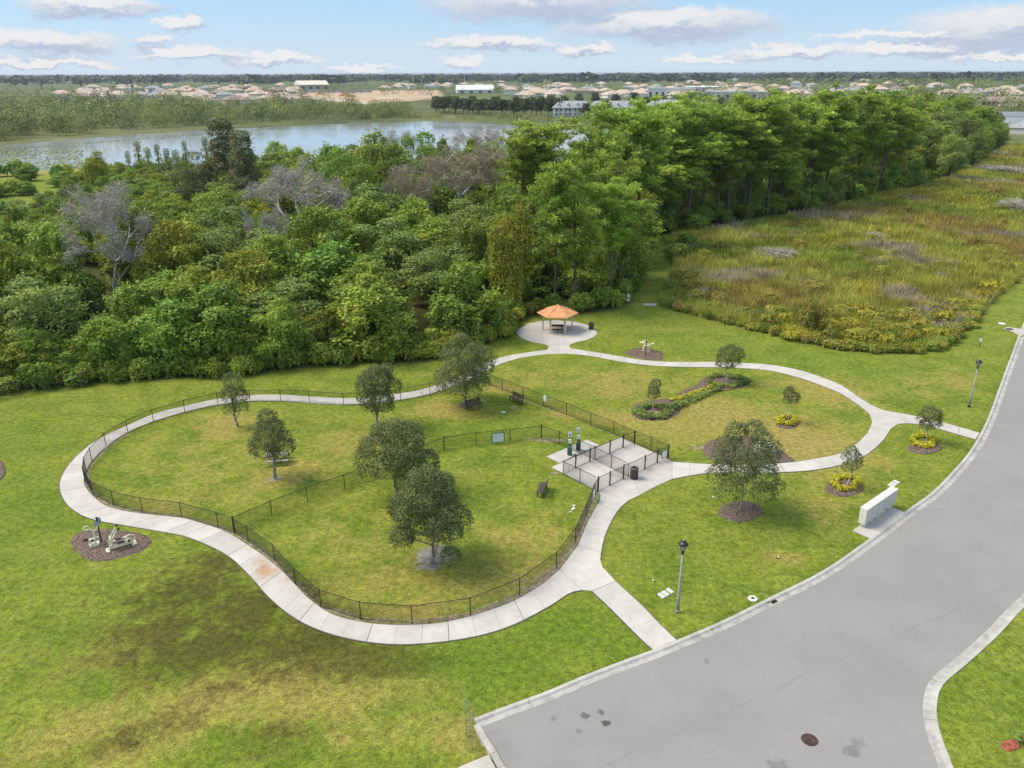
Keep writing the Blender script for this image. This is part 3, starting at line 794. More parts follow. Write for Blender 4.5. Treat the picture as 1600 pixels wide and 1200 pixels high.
# ------------------------------------------------------------------ chain-link fences
FH = 1.22
def wire_panel(a, b, h, z0=0.05, sp=0.080, r=0.0036):
    """diagonal chain-link wires between two posts"""
    a = np.array(a); b = np.array(b); L = np.linalg.norm(b - a); d = (b - a) / L; nrm = np.array([-d[1], d[0]])
    hh = h - z0; segs = []
    for k in np.arange(-hh + sp / 2, L, sp):
        for sgn in (1, -1):
            s0, s1 = k, k + hh; t0, t1 = 0.0, 1.0
            if s0 < 0: t0 = -s0 / hh
            if s1 > L: t1 = (L - s0) / hh
            if t1 - t0 < 0.03: continue
            p0 = (s0 + hh * t0, hh * t0); p1 = (s0 + hh * t1, hh * t1)
            if sgn < 0: p0, p1 = (p0[0], hh - p0[1]), (p1[0], hh - p1[1])
            segs.append((p0, p1))
    s = np.array(segs)                                   # n,2,2
    n = len(s); p = np.zeros((n, 2, 3))
    p[:, :, 0] = a[0] + d[0] * s[:, :, 0]; p[:, :, 1] = a[1] + d[1] * s[:, :, 0]; p[:, :, 2] = z0 + s[:, :, 1]
    dirv = p[:, 1] - p[:, 0]; dirv /= np.linalg.norm(dirv, axis=1)[:, None]
    n3 = np.array([nrm[0], nrm[1], 0]); w = np.cross(dirv, n3)
    vs = []
    for k in range(3):
        q = 2 * math.pi * k / 3; off = (n3 * math.cos(q) + w * math.sin(q)) * r
        vs.append(p + off[:, None, :])
    v = np.stack(vs, 2).reshape(-1, 3)                    # n,2,3,3 -> index i*6+e*3+k
    base = np.arange(n)[:, None] * 6
    f = np.concatenate([base + np.array([k, (k + 1) % 3, 3 + (k + 1) % 3, 3 + k]) for k in range(3)])
    return v, f
def fence(label, px, h=FH, gates=(), terminals=(), name='chain_link_fence', world=None, skip_post=()):
    pts = PP(px)[:, :2] if world is None else np.asarray(world)
    o = pts[0]
    root = thing(name, (o[0], o[1], 0), 0, label, 'fence')
    loc = pts - o
    for i, p in enumerate(loc):
        if i in skip_post: continue
        t_ = i in terminals
        mb = MB(); r_ = 0.042 if t_ else 0.030; hh = h + (0.10 if t_ else 0.03)
        mb.lathe((p[0], p[1], -0.1), [(r_, 0), (r_, hh + .1), (r_ * 1.25, hh + .1), (r_ * 1.1, hh + .135), (0.006, hh + .15)], 8)
        mb.build('post', 'fence_metal', root)
    for i in range(len(loc) - 1):
        a, b = loc[i], loc[i + 1]
        if i in gates:
            u = (b - a) / np.linalg.norm(b - a); a2 = a + u * 0.07; b2 = b - u * 0.07
            g_ = MB(); R_ = 0.022
            for z in (0.09, h - .02): g_.tube([(*a2, z), (*b2, z)], R_, 6)
            for q in (a2, b2): g_.tube([(*q, 0.09), (*q, h - .02)], R_, 6)
            go_ = g_.build('gate', 'fence_metal', root)
            v, f = wire_panel(a2, b2, h - .03, 0.1)
            link('gate_mesh', np_mesh('gate_mesh', v, f), 'fence_wire', go_)
            hb = MB()
            for z in (0.3, h - .25): hb.box((*a2, z), (.10, .06, .07), math.atan2(u[1], u[0]))
            hb.build('hinge', 'fence_metal', go_)
            MB().box((*(b2), h * .72), (.14, .07, .05), math.atan2(u[1], u[0])).build('latch', 'fence_metal', go_)
        else:
            MB().tube([(*a, h), (*b, h)], 0.022, 6).build('top_rail', 'fence_metal', root)
            v, f = wire_panel(a, b, h - .02, 0.05)
            w = link('wire_mesh', np_mesh('wire_mesh', v, f), 'fence_wire', root)
            MB().tube([(*a, 0.06), (*b, 0.06)], 0.010, 5).build('bottom_rail', 'fence_metal', root)
    return root
loop = [(933.7, 769), (928, 779), (916.5, 808), (899, 848), (869, 888), (812, 930), (735, 961), (644, 974), (564, 968), (501.5, 948), (462, 913), (429, 876), (388, 846), (366, 833), (341, 824), (284, 808), (223, 801), (178, 790), (146, 774), (133, 752), (135, 736), (144, 721), (166, 697), (200, 676), (240, 659), (289, 644), (341, 632), (391, 627.5), (439, 627), (484, 629), (537, 632.5), (583, 631), (626, 626), (672, 616.5), (711, 603.5), (741, 592)]
lw = PP(loop)[:, :2]
fence('black chain-link fence following the curved footpath round the two dog lawns', None, world=lw, terminals=(0, 13, 35))
fence('straight black chain-link fence between the bench lawn and the flower-bed lawn', [(743, 593), (759, 600), (784.5, 610), (817, 622), (849, 635.4), (885, 648.4), (923, 664.7), (958.5, 678.5), (991.4, 694), (1016.6, 703.7), (1044, 716.7)], terminals=(8, 10))
fence('black chain-link fence with a large notice board dividing the two dog lawns', [(367.5, 832), (425, 806), (481, 784), (539, 764), (592, 742), (643, 722), (694, 704), (744, 696), (797, 691), (846, 684.5), (873.6, 694.7), (904.5, 708.6), (928, 718.4)], terminals=(6, 9))
fence('black chain-link front of the entrance pens beside the brown litter bin', [(1043, 717.5), (1027, 724), (1007, 734), (981.7, 746), (974, 749), (952.4, 759.7), (935, 768)], gates=(1, 4), terminals=(1, 2, 4, 5))
fence('black chain-link rear of the entrance pens facing the dog waste posts', [(990.5, 694.5), (973.6, 700), (952.4, 709.8), (930, 719), (922, 722), (899, 732.5), (880, 742)], gates=(1, 4), terminals=(1, 2, 4, 5))
fence('short black chain-link panel splitting the entrance pens in two', [(930.5, 719.8), (955, 732.5), (980.5, 745.2)], skip_post=(0, 2))
fence('black chain-link side of the entrance pens nearest the lone bench', [(881, 743), (906, 755), (931, 767.5)], skip_post=(0, 2))
fence('vine-smothered black chain-link boundary fence along the foot of the woods', [(-40, 632), (-8, 626), (33, 619), (88, 611), (143, 603)], h=1.5)

def board(label, px, z, w, h, rz, frame='sign_green', name='notice_board', cat='sign'):
    b = P(*px); r_ = thing(name, (b[0], b[1], z), rz, label, cat)
    MB().box((0, 0, 0), (w, 0.03, h)).build('frame', frame, r_)
    MB().box((0, -0.025, 0), (w * .86, 0.016, h * .84)).build('panel', 'white_board', r_)
    return r_
def seg_rot(a, b):
    p, q = P(*a), P(*b); return math.atan2(q[1] - p[1], q[0] - p[0])
rz = seg_rot((744, 696), (797, 691)); n_ = np.array([math.sin(rz), -math.cos(rz)]) * 0.07
bq = P(778, 693.2); o_ = board('white notice board with green edge on the divider fence', (778, 693.2), 0.60, 1.15, 0.95, rz); o_.location.x += n_[0]; o_.location.y += n_[1]
rz = seg_rot((1027, 724), (1043, 717.5)); n_ = np.array([math.sin(rz), -math.cos(rz)]) * 0.07
o_ = board('white notice board on the pen fence at its corner by the path', (1036, 720.5), 0.68, 0.62, 0.72, rz); o_.location.x += n_[0]; o_.location.y += n_[1]
rz = seg_rot((849, 635.4), (885, 648.4)); n_ = np.array([math.sin(rz), -math.cos(rz)]) * 0.07
o_ = board('small white plate on the straight fence near the benches', (852, 636.5), 0.95, 0.36, 0.62, rz, 'white_board', 'fence_sign'); o_.location.x += n_[0]; o_.location.y += n_[1]
rz = seg_rot((916.5, 808), (928, 779)); n_ = np.array([math.sin(rz), -math.cos(rz)]) * 0.07
o_ = board('white plate on the curved fence just below the pens', (926, 784), 0.62, 0.55, 0.6, rz, 'white_board', 'fence_sign'); o_.location.x += n_[0]; o_.location.y += n_[1]

# ------------------------------------------------------------------ picnic shelter
sb = P(871, 516)
sh = thing('picnic_shelter', (sb[0], sb[1], ZT), face_rot(sb), 'six-sided picnic shelter with orange metal roof on cream posts', 'shelter')
RR = 2.52; EZ = 2.28; AZ = 3.22
hexv = [(RR * math.cos(R(60 * k)), RR * math.sin(R(60 * k))) for k in range(6)]
hexo = [(RR * 0.72 * math.cos(R(60 * k)), RR * 0.72 * math.sin(R(60 * k))) for k in range(6)]
for k in range(6):
    (x0, y0), (x1, y1) = hexv[k], hexv[(k + 1) % 6]
    pn = MB(); t = 0.05
    pn.add([(x0, y0, EZ), (x1, y1, EZ), (0, 0, AZ), (x0, y0, EZ - t), (x1, y1, EZ - t), (0, 0, AZ - t)], [(0, 1, 2), (5, 4, 3), (0, 3, 4, 1)])
    po = pn.build('roof_panel', 'terracotta_metal', sh)
    for s_ in range(1, 8):
        f = s_ / 8; ex, ey = x0 + (x1 - x0) * f, y0 + (y1 - y0) * f
        mxx, mxy = (x0 + x1) / 2, (y0 + y1) / 2            # seams run up the slope, stopping at the hip
        run = 1 - abs(f - .5) * 2
        tx, ty = ex - mxx * run, ey - mxy * run
        zz = EZ + (AZ - EZ) * run
        MB().tube([(ex, ey, EZ + .012), (tx, ty, zz + .012)], 0.018, 4).build('seam', 'terracotta_metal', po)
    MB().tube([(x0, y0, EZ + .015), (0, 0, AZ + .02)], 0.042, 6).build('hip_cap', 'terracotta_metal', sh)
    MB().tube([(x0, y0, EZ - .08), (x1, y1, EZ - .08)], 0.055, 4).build('fascia', 'terracotta_metal', sh)
    cx, cy = hexo[k]
    MB().box((cx, cy, (EZ - .05) / 2 + 0.0), (0.17, 0.17, EZ + .10), R(60 * k)).build('post', 'beige_post', sh)
    (a0, b0), (a1, b1) = hexo[k], hexo[(k + 1) % 6]
    MB().tube([(a0, b0, EZ - .02), (a1, b1, EZ - .02)], 0.06, 4).build('beam', 'beige_post', sh)
MB().lathe((0, 0, AZ - .02), [(.16, 0), (.13, .07), (.03, .13)], 6).build('roof_cap', 'terracotta_metal', sh)

def picnic_table(base, rz, label, mat, L=1.85, z=0.0):
    r_ = thing('picnic_table', (base[0], base[1], z), rz, label, 'table')
    for k in range(5): MB().box((0, -0.31 + k * .155, 0.745), (L, 0.14, 0.04)).build('top_plank', mat, r_)
    for s_ in (-1, 1):
        for k in range(2): MB().box((0, s_ * (.62 + k * .15), 0.45), (L, 0.14, 0.04)).build('bench_plank', mat, r_)
    for s_ in (-1, 1):
        x = s_ * L * .33
        mb = MB(); mb.tube([(x, -.72, .42), (x, .72, .42)], .03, 6)
        mb.tube([(x, -.55, 0.0), (x, -.22, .72)], .03, 6); mb.tube([(x, .55, 0.0), (x, .22, .72)], .03, 6); mb.tube([(x, -.33, .70), (x, .33, .70)], .03, 6)
        mb.build('trestle', mat, r_)
    return r_
tb = P(871, 518); picnic_table(tb, face_rot(tb), 'dark brown picnic table standing under the orange roof', 'dark_brown', 1.5, ZT)
tb = P(434, 722); picnic_table(tb, face_rot(tb) + R(-8), 'weathered grey picnic table behind a young oak trunk', 'weathered_wood', 1.9)

def bench(a, b, flip, label, group=None, L=1.75):
    pa, pb = P(*a), P(*b); c = (pa + pb) / 2; rz = math.atan2(pb[1] - pa[1], pb[0] - pa[0]) + (math.pi if flip else 0)
    r_ = thing('park_bench', (c[0], c[1], 0), rz, label, 'bench', group)
    for k in range(4): MB().box((0, -0.24 + k * .125, .44), (L, .11, .04)).build('seat_slat', 'brown_plastic', r_)
    for k in range(3):
        mb = MB(); y = .25 + k * .035; z = .56 + k * .13
        mb.box((0, y, z), (L, .035, .115)); mb.build('back_slat', 'brown_plastic', r_)
    for s_ in (-1, 1):
        x = s_ * (L / 2 - .16); mb = MB()
        mb.box((x, -.2, .21), (.07, .07, .42)); mb.box((x, .2, .21), (.07, .07, .42)); mb.box((x, 0, .395), (.06, .46, .05))
        mb.tube([(x, .22, .40), (x, .36, .90)], .03, 6); mb.build('bench_leg', 'dark_brown', r_)
    return r_
bench((727, 642), (755, 634), False, 'brown slatted park bench beside the trunk of the spreading oak')
bench((796, 624), (817, 634), False, 'brown slatted park bench set against the straight fence')
bench((842, 781), (852, 759), True, 'lone brown slatted park bench on the lawn below the pens')

def litter_bin(px, label, z=ZT, s=1.0):
    b = P(*px); r_ = thing('litter_bin', (b[0], b[1], z), 0.3, label, 'litter bin')
    MB().lathe((0, 0, 0.04), [(.26 * s, 0), (.28 * s, .82 * s)], 16).build('liner', 'black_rubber', r_)
    for k in range(22):
        q = 2 * math.pi * k / 22
        MB().box((.305 * s * math.cos(q), .305 * s * math.sin(q), .44 * s), (.03, .07 * s, .82 * s), q).build('slat', 'brown_plastic', r_)
    mb = MB()
    for z_ in (.10, .45, .80): mb.ring((0, 0, z_ * s), .29 * s, .016, 'z', 20, 5)
    mb.build('hoop', 'dark_brown', r_)
    lid = MB(); lid.lathe((0, 0, .86 * s), [(.35 * s, 0), (.355 * s, .04), (.30 * s, .09), (.15 * s, .11), (.148 * s, .02)], 18); lo = lid.build('lid', 'brown_plastic', r_)
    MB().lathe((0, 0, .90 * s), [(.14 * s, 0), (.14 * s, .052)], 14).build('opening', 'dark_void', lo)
    return r_
litter_bin((990.5, 748), 'brown slatted litter bin on the path outside the pens')
litter_bin((923.5, 515), 'brown slatted litter bin at the edge of the shelter pad')

def waste_post(px, label, s=1.0):
    b = P(*px); r_ = thing('dog_waste_station', (b[0], b[1], ZT), face_rot(b), label, 'waste station', 'dog waste posts by the pens')
    MB().box((0, 0, 1.05), (.06, .06, 2.1)).build('post', 'bin_green', r_)
    sg = MB().box((0, -.05, 1.86), (.32, .02, .46)).build('sign_plate', 'white_board', r_)
    MB().box((0, -.064, 1.80), (.13, .006, .14)).build('pictogram', 'sign_green', sg)
    MB().box((0, -.10, 1.22), (.24, .14, .34)).build('bag_box', 'white_board', r_)
    MB().box((0, -.08, .93), (.26, .12, .12)).build('bag_drawer', 'bin_green', r_)
    mb = MB(); mb.box((0, -.22, .40), (.40, .36, .56)); bo = mb.build('bin', 'bin_green', r_)
    MB().box((0, -.22, .71), (.43, .39, .05)).build('lid', 'bin_green', bo)
waste_post((890, 710), 'green dog waste post with white plate, nearer the lone bench')
waste_post((903.5, 703), 'green dog waste post with white plate, farther from the lone bench')

# ------------------------------------------------------------------ street lamps
def lamp(px, top, label, lean=0):
    b = P(*px); h = top_h(b, *top) 
    r_ = thing('street_lamp', (b[0], b[1], 0), 0.4, label, 'street lamp', 'lamps along the street')
    k = h / 5.1
    MB().lathe((0, 0, -.1), [(.10, 0), (.085, 1.2), (.058, h - .86)], 12).build('pole', 'lamp_pole', r_, True)
    MB().lathe((0, 0, 0), [(.135, 0), (.13, .14), (.105, .22)], 12).build('base_collar', 'lamp_black' if lean else 'lamp_pole', r_, True)
    z0 = h - 0.98
    MB().lathe((0, 0, z0), [(.075, 0), (.09, .08), (.07, .16), (.12, .22)], 10).build('neck', 'lamp_black', r_, True)
    MB().lathe((0, 0, z0 + .24), [(.085, 0), (.225, .42)], 6).build('glass', 'lamp_glass', r_)
    fr = MB()
    for q in range(6):
        a = R(60 * q); fr.tube([(.095 * math.cos(a), .095 * math.sin(a), z0 + .22), (.24 * math.cos(a), .24 * math.sin(a), z0 + .67)], .018, 5)
    fr.ring((0, 0, z0 + .66), .24, .028, 'z', 18, 5); fr.build('cage', 'lamp_black', r_)
    MB().lathe((0, 0, z0 + .66), [(.30, 0), (.285, .05), (.19, .15), (.10, .20), (.095, .26), (.05, .28)], 12).build('cap', 'lamp_black', r_, True)
    MB().lathe((0, 0, z0 + .93), [(.035, 0), (.045, .03), (.01, .08)], 8).build('finial', 'white_board', r_)
lamp((1058.5, 957), (1068, 843), 'black lantern on grey pole beside the sloping path to the road')
lamp((1514, 636), (1528, 561), 'black lantern on grey pole with dark foot by the northern verge', 1)

# ------------------------------------------------------------------ cluster mailboxes
A_, B_ = P(1349, 827.5), P(1398, 792.5)
mv = (B_ - A_)[:2]; ML = np.linalg.norm(mv); mu = mv / ML; mn = np.array([-mu[1], mu[0]])      # mn points back from the street
mrz = math.atan2(mu[1], mu[0])
UN = 5; uw = ML / UN
for k in range(UN):
    c = A_[:2] + mu * uw * (k + .5) + mn * 0.24
    lab = {0: 'pale cluster mailbox at the lamp end of the row', 4: 'pale cluster mailbox at the far end, beside the white slabs'}.get(k, 'pale cluster mailbox in the middle of the row of five')
    r_ = thing('cluster_mailbox', (c[0], c[1], ZT), mrz, lab, 'mailbox', 'cluster mailboxes on the kerbside pad')
    w = uw - .085
    MB().box((0, .02, .16), (.36, .30, .34)).build('pedestal', 'mailbox', r_)
    bo = MB().box((0, 0, .90), (w, .48, 1.16)).build('cabinet', 'mailbox', r_)
    MB().box((0, 0, 1.503), (w + .02, .54, .045)).build('hood', 'mailbox', r_)
    for cx in (-1, 0, 1):
        n_d = 5 if cx else 4
        for q in range(n_d):
            hh = 1.06 / n_d
            MB().box((cx * w * .315, -.252, .39 + hh * (q + .5)), (w * .29, .022, hh - .025)).build('locker_door', 'mailbox_door', bo)
    for s_ in (-1, 1):
        MB().box((s_ * w * .158, -.247, .90), (w * .045, .012, 1.10)).build('seam', 'dark_brown', bo)

# ------------------------------------------------------------------ outdoor exercise machines
def mulch_bed(px_poly, name='mulch_bed', mat='mulch', label=None, z=0.045, n=3):
    q = PP(px_poly)[:, :2]; q = catmull(np.vstack([q, q[:1]]), 5)[:-1]
    c = q.mean(0); vs = []; fs = []; m_ = len(q); rings = [1.0, .97, .8, .55, .28]
    zs = [-.05, z * .6, z, z * 1.25, z * 1.3]
    for r_, zz in zip(rings, zs):
        for p in q:
            w = c + (p - c) * r_ * (1 + (random.uniform(-.03, .03) if r_ > .9 else 0))
            vs.append((w[0], w[1], zz + random.uniform(-.008, .012)))
    vs.append((c[0], c[1], z * 1.3))
    for a in range(len(rings) - 1):
        for k in range(m_):
            fs.append((a * m_ + k, a * m_ + (k + 1) % m_, (a + 1) * m_ + (k + 1) % m_, (a + 1) * m_ + k))
    a = len(rings) - 1
    for k in range(m_): fs.append((a * m_ + k, a * m_ + (k + 1) % m_, len(vs) - 1))
    return tag(MB().add(vs, fs).build(name, mat, None, True), kind='structure')
def ell(cx, cy, rx, ry, n=14, tilt=0.0):
    return [(cx + rx * math.cos(2 * math.pi * k / n) * (1 + .05 * math.sin(k * 2.3)), cy + ry * math.sin(2 * math.pi * k / n) * (1 + .05 * math.cos(k * 1.7)) + tilt * math.cos(2 * math.pi * k / n)) for k in range(n)]
mulch_bed([(109, 845), (120, 833), (150, 826), (190, 829), (225, 835), (238, 845), (228, 857), (205, 868), (170, 876), (140, 876), (118, 862)])
def elliptical(px, label, rz_add=0.0, s=1.0):
    b = P(*px); r_ = thing('elliptical_trainer', (b[0], b[1], .05), face_rot(b) + rz_add, label, 'exercise machine', scale=(s, s, s))
    MB().tube([(-.75, 0, .13), (.95, 0, .13)], .075, 8).build('base_beam', 'cream_steel', r_)
    MB().box((1.02, 0, .05), (.34, .62, .10)).build('foot_plate', 'cream_steel', r_)
    MB().box((-.72, 0, .05), (.22, .55, .10)).build('foot_plate', 'cream_steel', r_)
    wh = MB(); wh.ring((.82, 0, .45), .33, .055, 'y', 24, 6); wh.build('flywheel_guard', 'cream_steel', r_)
    wi = MB(); wi.ring((.72, -.20, .42), .19, .065, 'y', 20, 6); wo_ = wi.build('flywheel', 'cream_steel', r_)
    MB().tube([(.72, -.30, .42), (.72, .2, .42)], .06, 10).build('hub', 'black_rubber', wo_)
    MB().tube([(.72, .0, .13), (.78, 0, .45)], .062, 6).build('wheel_strut', 'cream_steel', r_)
    for s_ in (-1, 1):
        y = s_ * .22
        ar = MB(); ar.tube([(-.55, y, .45), (.72, y, .50 + s_ * .12)], .062, 6); ao = ar.build('pedal_arm', 'cream_steel', r_)
        MB().box((.18, y, .55 + s_ * .04), (.50, .17, .05)).build('pedal', 'black_rubber', ao)
        hd = MB(); hd.tube([(-.45, y, .40), (-.30, y, .95), (-.22, y, 1.15), (-.10, y, 1.32), (.02, y * 1.2, 1.50 if s_ < 0 else 1.45), (.16, y * 1.3, 1.62)], .05, 7); ho = hd.build('handle', 'cream_steel', r_)
        MB().tube([(.10, y * 1.27, 1.58), (.26, y * 1.35, 1.72)], .06, 7).build('grip', 'black_rubber', ho)
    MB().tube([(-.55, 0, .13), (-.50, 0, .80), (-.38, 0, 1.12)], .065, 8).build('mast', 'cream_steel', r_)
    MB().tube([(-.42, -.24, 1.0), (-.42, .24, 1.0)], .052, 6).build('pivot_bar', 'cream_steel', r_)
    return r_
elliptical((186, 857), 'cream elliptical trainer on the mulch bed beside the curved path', 0.1, 0.94)
def hand_wheel(px, label, rz=0.0):
    b = P(*px); r_ = thing('arm_cycle', (b[0], b[1], .05), face_rot(b) + rz, label, 'exercise machine')
    MB().box((0, 0, .07), (.62, .5, .14)).build('foot_plate', 'cream_steel', r_)
    MB().tube([(.12, 0, .1), (.14, 0, .6), (.10, 0, 1.15), (-.08, 0, 1.27)], .065, 8).build('mast', 'cream_steel', r_)
    mb = MB(); mb.ring((-.26, 0, 1.42), .16, .045, 'y', 22, 7); mb.build('hand_ring', 'cream_steel', r_)
    mb = MB(); mb.ring((-.06, -.08, .38), .20, .045, 'y', 20, 6); wo_ = mb.build('pedal_wheel', 'cream_steel', r_)
    MB().tube([(-.06, -.18, .38), (-.06, .16, .38)], .045, 8).build('hub', 'black_rubber', wo_)
    MB().tube([(-.30, 0, .52), (.36, 0, .55)], .062, 6).build('seat_rail', 'cream_steel', r_)
    MB().box((-.44, 0, .57), (.30, .26, .06)).build('seat', 'black_rubber', r_)
    MB().tube([(.10, 0, 1.1), (.32, 0, 1.12), (.40, 0, 1.36)], .052, 6).build('support_bar', 'cream_steel', r_)
hand_wheel((148, 853), 'cream arm cycle with a round hand ring at the sign on the mulch')
def instr_sign(px, top, label, panel=True):
    b = P(*px); h = top_h(b, *top)
    r_ = thing('instruction_sign', (b[0], b[1], .03), face_rot(b), label, 'sign')
    MB().box((0, 0, h / 2), (.09, .09, h)).build('post', 'lamp_black', r_)
    if panel:
        for s_, z in ((-1, h - .42), (1, h - .22)):
            MB().lathe((0, 0, 0), [(.001, -.01), (.17, -.01), (.17, .01), (.001, .01)], 16)
            mb = MB()
            pts = [(s_ * .10 + .15 * math.cos(q), .02 * s_, z + .27 * math.sin(q)) for q in np.linspace(0, 2 * math.pi, 17)[:-1]]
            n = len(pts); vs = [(x, y - .06, zz) for x, y, zz in pts] + [(x, y - .03, zz) for x, y, zz in pts]
            mb.add(vs, [tuple(range(n)), tuple(range(2 * n - 1, n - 1, -1))] + [(k, (k + 1) % n + 0, (k + 1) % n + n, k + n) for k in range(n)])
            mb.build('panel', 'panel_grey', r_)
    MB().lathe((0, 0, h), [(.07, 0), (.07, .05), (.02, .09)], 8).build('cap', 'lamp_black', r_)
instr_sign((159, 848), (152.5, 810), 'black post with two grey oval panels by the exercise machines')
mulch_bed([(974, 552), (985, 546), (1000, 543), (1018, 545), (1033, 550), (1037, 557), (1034, 563), (1010, 562), (985, 557)])
b = P(1010, 549)
r_ = thing('leg_press', (b[0], b[1], .05), face_rot(b), 'cream leg press machine on the mulch near the shelter', 'exercise machine')
mb = MB()
for s_ in (-.32, .32): mb.tube([(-.42, s_, .1), (-.28, s_, .72), (.28, s_, .72), (.42, s_, .1), (-.42, s_, .1)], .07, 6)
mb.build('frame', 'cream_steel', r_)
MB().tube([(-.25, -.32, .72), (-.25, .32, .72)], .062, 6).build('cross_bar', 'cream_steel', r_)
MB().box((-.55, 0, 1.0), (.62, .34, .09), 0).build('seat', 'cream_steel', r_)
MB().tube([(-.28, 0, .72), (-.62, 0, 1.0), (-.10, 0, 1.35), (.05, 0, 1.36)], .062, 6).build('seat_arm', 'cream_steel', r_)
MB().box((.62, 0, .92), (.34, .3, .10), 0).build('foot_rest', 'cream_steel', r_)
MB().tube([(.28, 0, .72), (.60, 0, .92)], .062, 6).build('foot_arm', 'cream_steel', r_)
instr_sign((1008.5, 556), (1010, 529), 'plain black post in front of the leg press machine', False)
mulch_bed([(1096, 703), (1106, 690), (1130, 683), (1170, 681), (1205, 690), (1228, 708), (1243, 722), (1200, 723), (1150, 725), (1115, 721)])
elliptical((1190, 706), 'cream elliptical trainer half hidden by the oak above the path', 0.5, 1.0)

# ------------------------------------------------------------------ small ground fittings
for lst, lab, grp in (([(1033.5, 931.5), (1039.5, 928), (1046.5, 924)], 'white meter cover set in the grass beside the lamp', 'meter covers by the lamp'), ([(1392.5, 759.5), (1396, 756.5), (1400.5, 753.5)], 'white meter cover set in the grass behind the mailboxes', 'meter covers by the mailboxes')):
    for (px, py) in lst:
        b = P(px, py); r_ = thing('meter_cover', (b[0], b[1], 0), seg_rot((1131, 969), (1206, 932)) + R(90), lab, 'cover', grp)
        MB().box((0, 0, .02), (.50, .25, .10)).build('lid', 'white_cover', r_)
        MB().box((0, 0, .072), (.10, .04, .012)).build('lift_slot', 'galvanised', r_)
b = P(1176, 936); r_ = thing('valve_cover', (b[0], b[1], 0), 0, 'round white valve cover with dark centre near the kerb', 'cover')
MB().lathe((0, 0, -.03), [(.29, 0), (.29, .08), (.27, .10), (.11, .10)], 20).build('collar', 'white_cover', r_)
MB().lathe((0, 0, .06), [(.11, 0), (.11, .03)], 12).build('cap', 'dark_brown', r_)
b = P(1265, 1156, -.06); r_ = thing('manhole_cover', (b[0], b[1], -.06), 0, 'round rust-brown manhole cover in the asphalt', 'manhole')
MB().lathe((0, 0, -.02), [(.40, 0), (.40, .030), (.345, .034)], 24).build('frame', 'iron_rust', r_)
lid = MB().lathe((0, 0, -.005), [(.33, 0), (.33, .035)], 24).build('lid', 'iron_rust', r_)
mb = MB()
for k in range(-2, 3): mb.box((k * .11, 0, .036), (.035, .5, .008))
mb.build('tread_bar', 'iron_rust', lid)
b = P(1216, 872); r_ = thing('sprinkler_head', (b[0], b[1], 0), 0, 'small white-capped sprinkler head in the verge', 'sprinkler')
MB().lathe((0, 0, -.05), [(.10, 0), (.10, .10), (.06, .12)], 10).build('body', 'dark_brown', r_)
MB().lathe((0, 0, .07), [(.07, 0), (.05, .05)], 10).build('cap', 'white_cover', r_)
# kerb inlet throat by the path
b = P(1209, 939); r_ = thing('gutter_grate', (b[0], b[1], -.03), seg_rot((1206, 932), (1287, 891)), 'dark drain grate let into the gutter beyond the valve cover', 'grate')
MB().box((0, -.02, .005), (.45, .22, .03)).build('frame', 'iron_rust', r_)
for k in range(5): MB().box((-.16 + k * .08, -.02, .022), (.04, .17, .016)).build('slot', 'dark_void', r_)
# storm inlet north
apr = PP([(1567, 513.5), (1574, 511.5), (1590, 513.5), (1600, 514.5), (1606, 514), (1601, 523), (1596, 526), (1590, 523), (1580, 518)])[:, :2]
tag(MB().prism(apr, -.1, .05).build('inlet_apron', 'concrete_curb'), kind='structure')
b = P(1577, 515); r_ = thing('storm_drain', (b[0], b[1], .045), 0, 'dark storm drain opening in its concrete apron', 'drain')
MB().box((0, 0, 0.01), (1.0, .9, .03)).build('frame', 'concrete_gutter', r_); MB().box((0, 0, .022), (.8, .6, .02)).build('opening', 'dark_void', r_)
b = P(1565.5, 506); r_ = thing('survey_cap', (b[0], b[1], 0), 0, 'low white cap in the grass by the storm drain', 'cover')
MB().lathe((0, 0, -.05), [(.42, 0), (.42, .12), (.2, .18)], 12).build('cap', 'white_cover', r_)
# street-end sign posts, plates seen edge-on
for i, (px, tp) in enumerate((((729.5, 1150), (725.5, 1093)), ((737.8, 1170), (734.5, 1112)))):
    b = P(*px); h = top_h(b, *tp)
    r_ = thing('sign_post', (b[0], b[1], 0), face_rot(b) + R(84), ('thin steel road-end sign post standing back from the kerb corner', 'thin steel road-end sign post standing by the concrete band')[i], 'sign')
    MB().box((0, 0, h / 2 - .1), (.06, .045, h + .2)).build('post', 'galvanised', r_)
    z = h - .36; q = .30
    mb = MB(); mb.add([(0, -.03, z - q), (q, -.03, z), (0, -.03, z + q), (-q, -.03, z), (0, -.045, z - q), (q, -.045, z), (0, -.045, z + q), (-q, -.045, z)], [(3, 2, 1, 0), (4, 5, 6, 7), (0, 1, 5, 4), (1, 2, 6, 5), (2, 3, 7, 6), (3, 0, 4, 7)])
    mb.build('plate', 'galvanised', r_)
def marker(px, top, label, w=.25):
    b = P(*px); h = top_h(b, *top); r_ = thing('marker_post', (b[0], b[1], 0), face_rot(b), label, 'sign')
    MB().box((0, 0, h / 2), (.07, .07, h)).build('post', 'dark_brown', r_)
    return r_, h
r_, h = marker((981.5, 474), (981.5, 459), 'dark post with two white plates at the mouth of the mown trail')
for z in (h - .25, h - .85): MB().box((0, -.05, z), (.42, .03, .44)).build('plate', 'white_board', r_)
r_, h = marker((1530, 543), (1532, 528), 'slim marker post with white plate on the open verge')
MB().box((0, -.05, h - .22), (.28, .02, .42)).build('plate', 'white_board', r_)
b = P(1015, 476.5); o_ = MB().prism([(-.95, -.5), (.9, -.6), (1.0, .45), (-.8, .55)], -.05, .09).build('drain_slab', 'concrete_curb')
o_.location = b; tag(o_, 'low pale concrete slab in the grass beside the mown trail', 'slab')
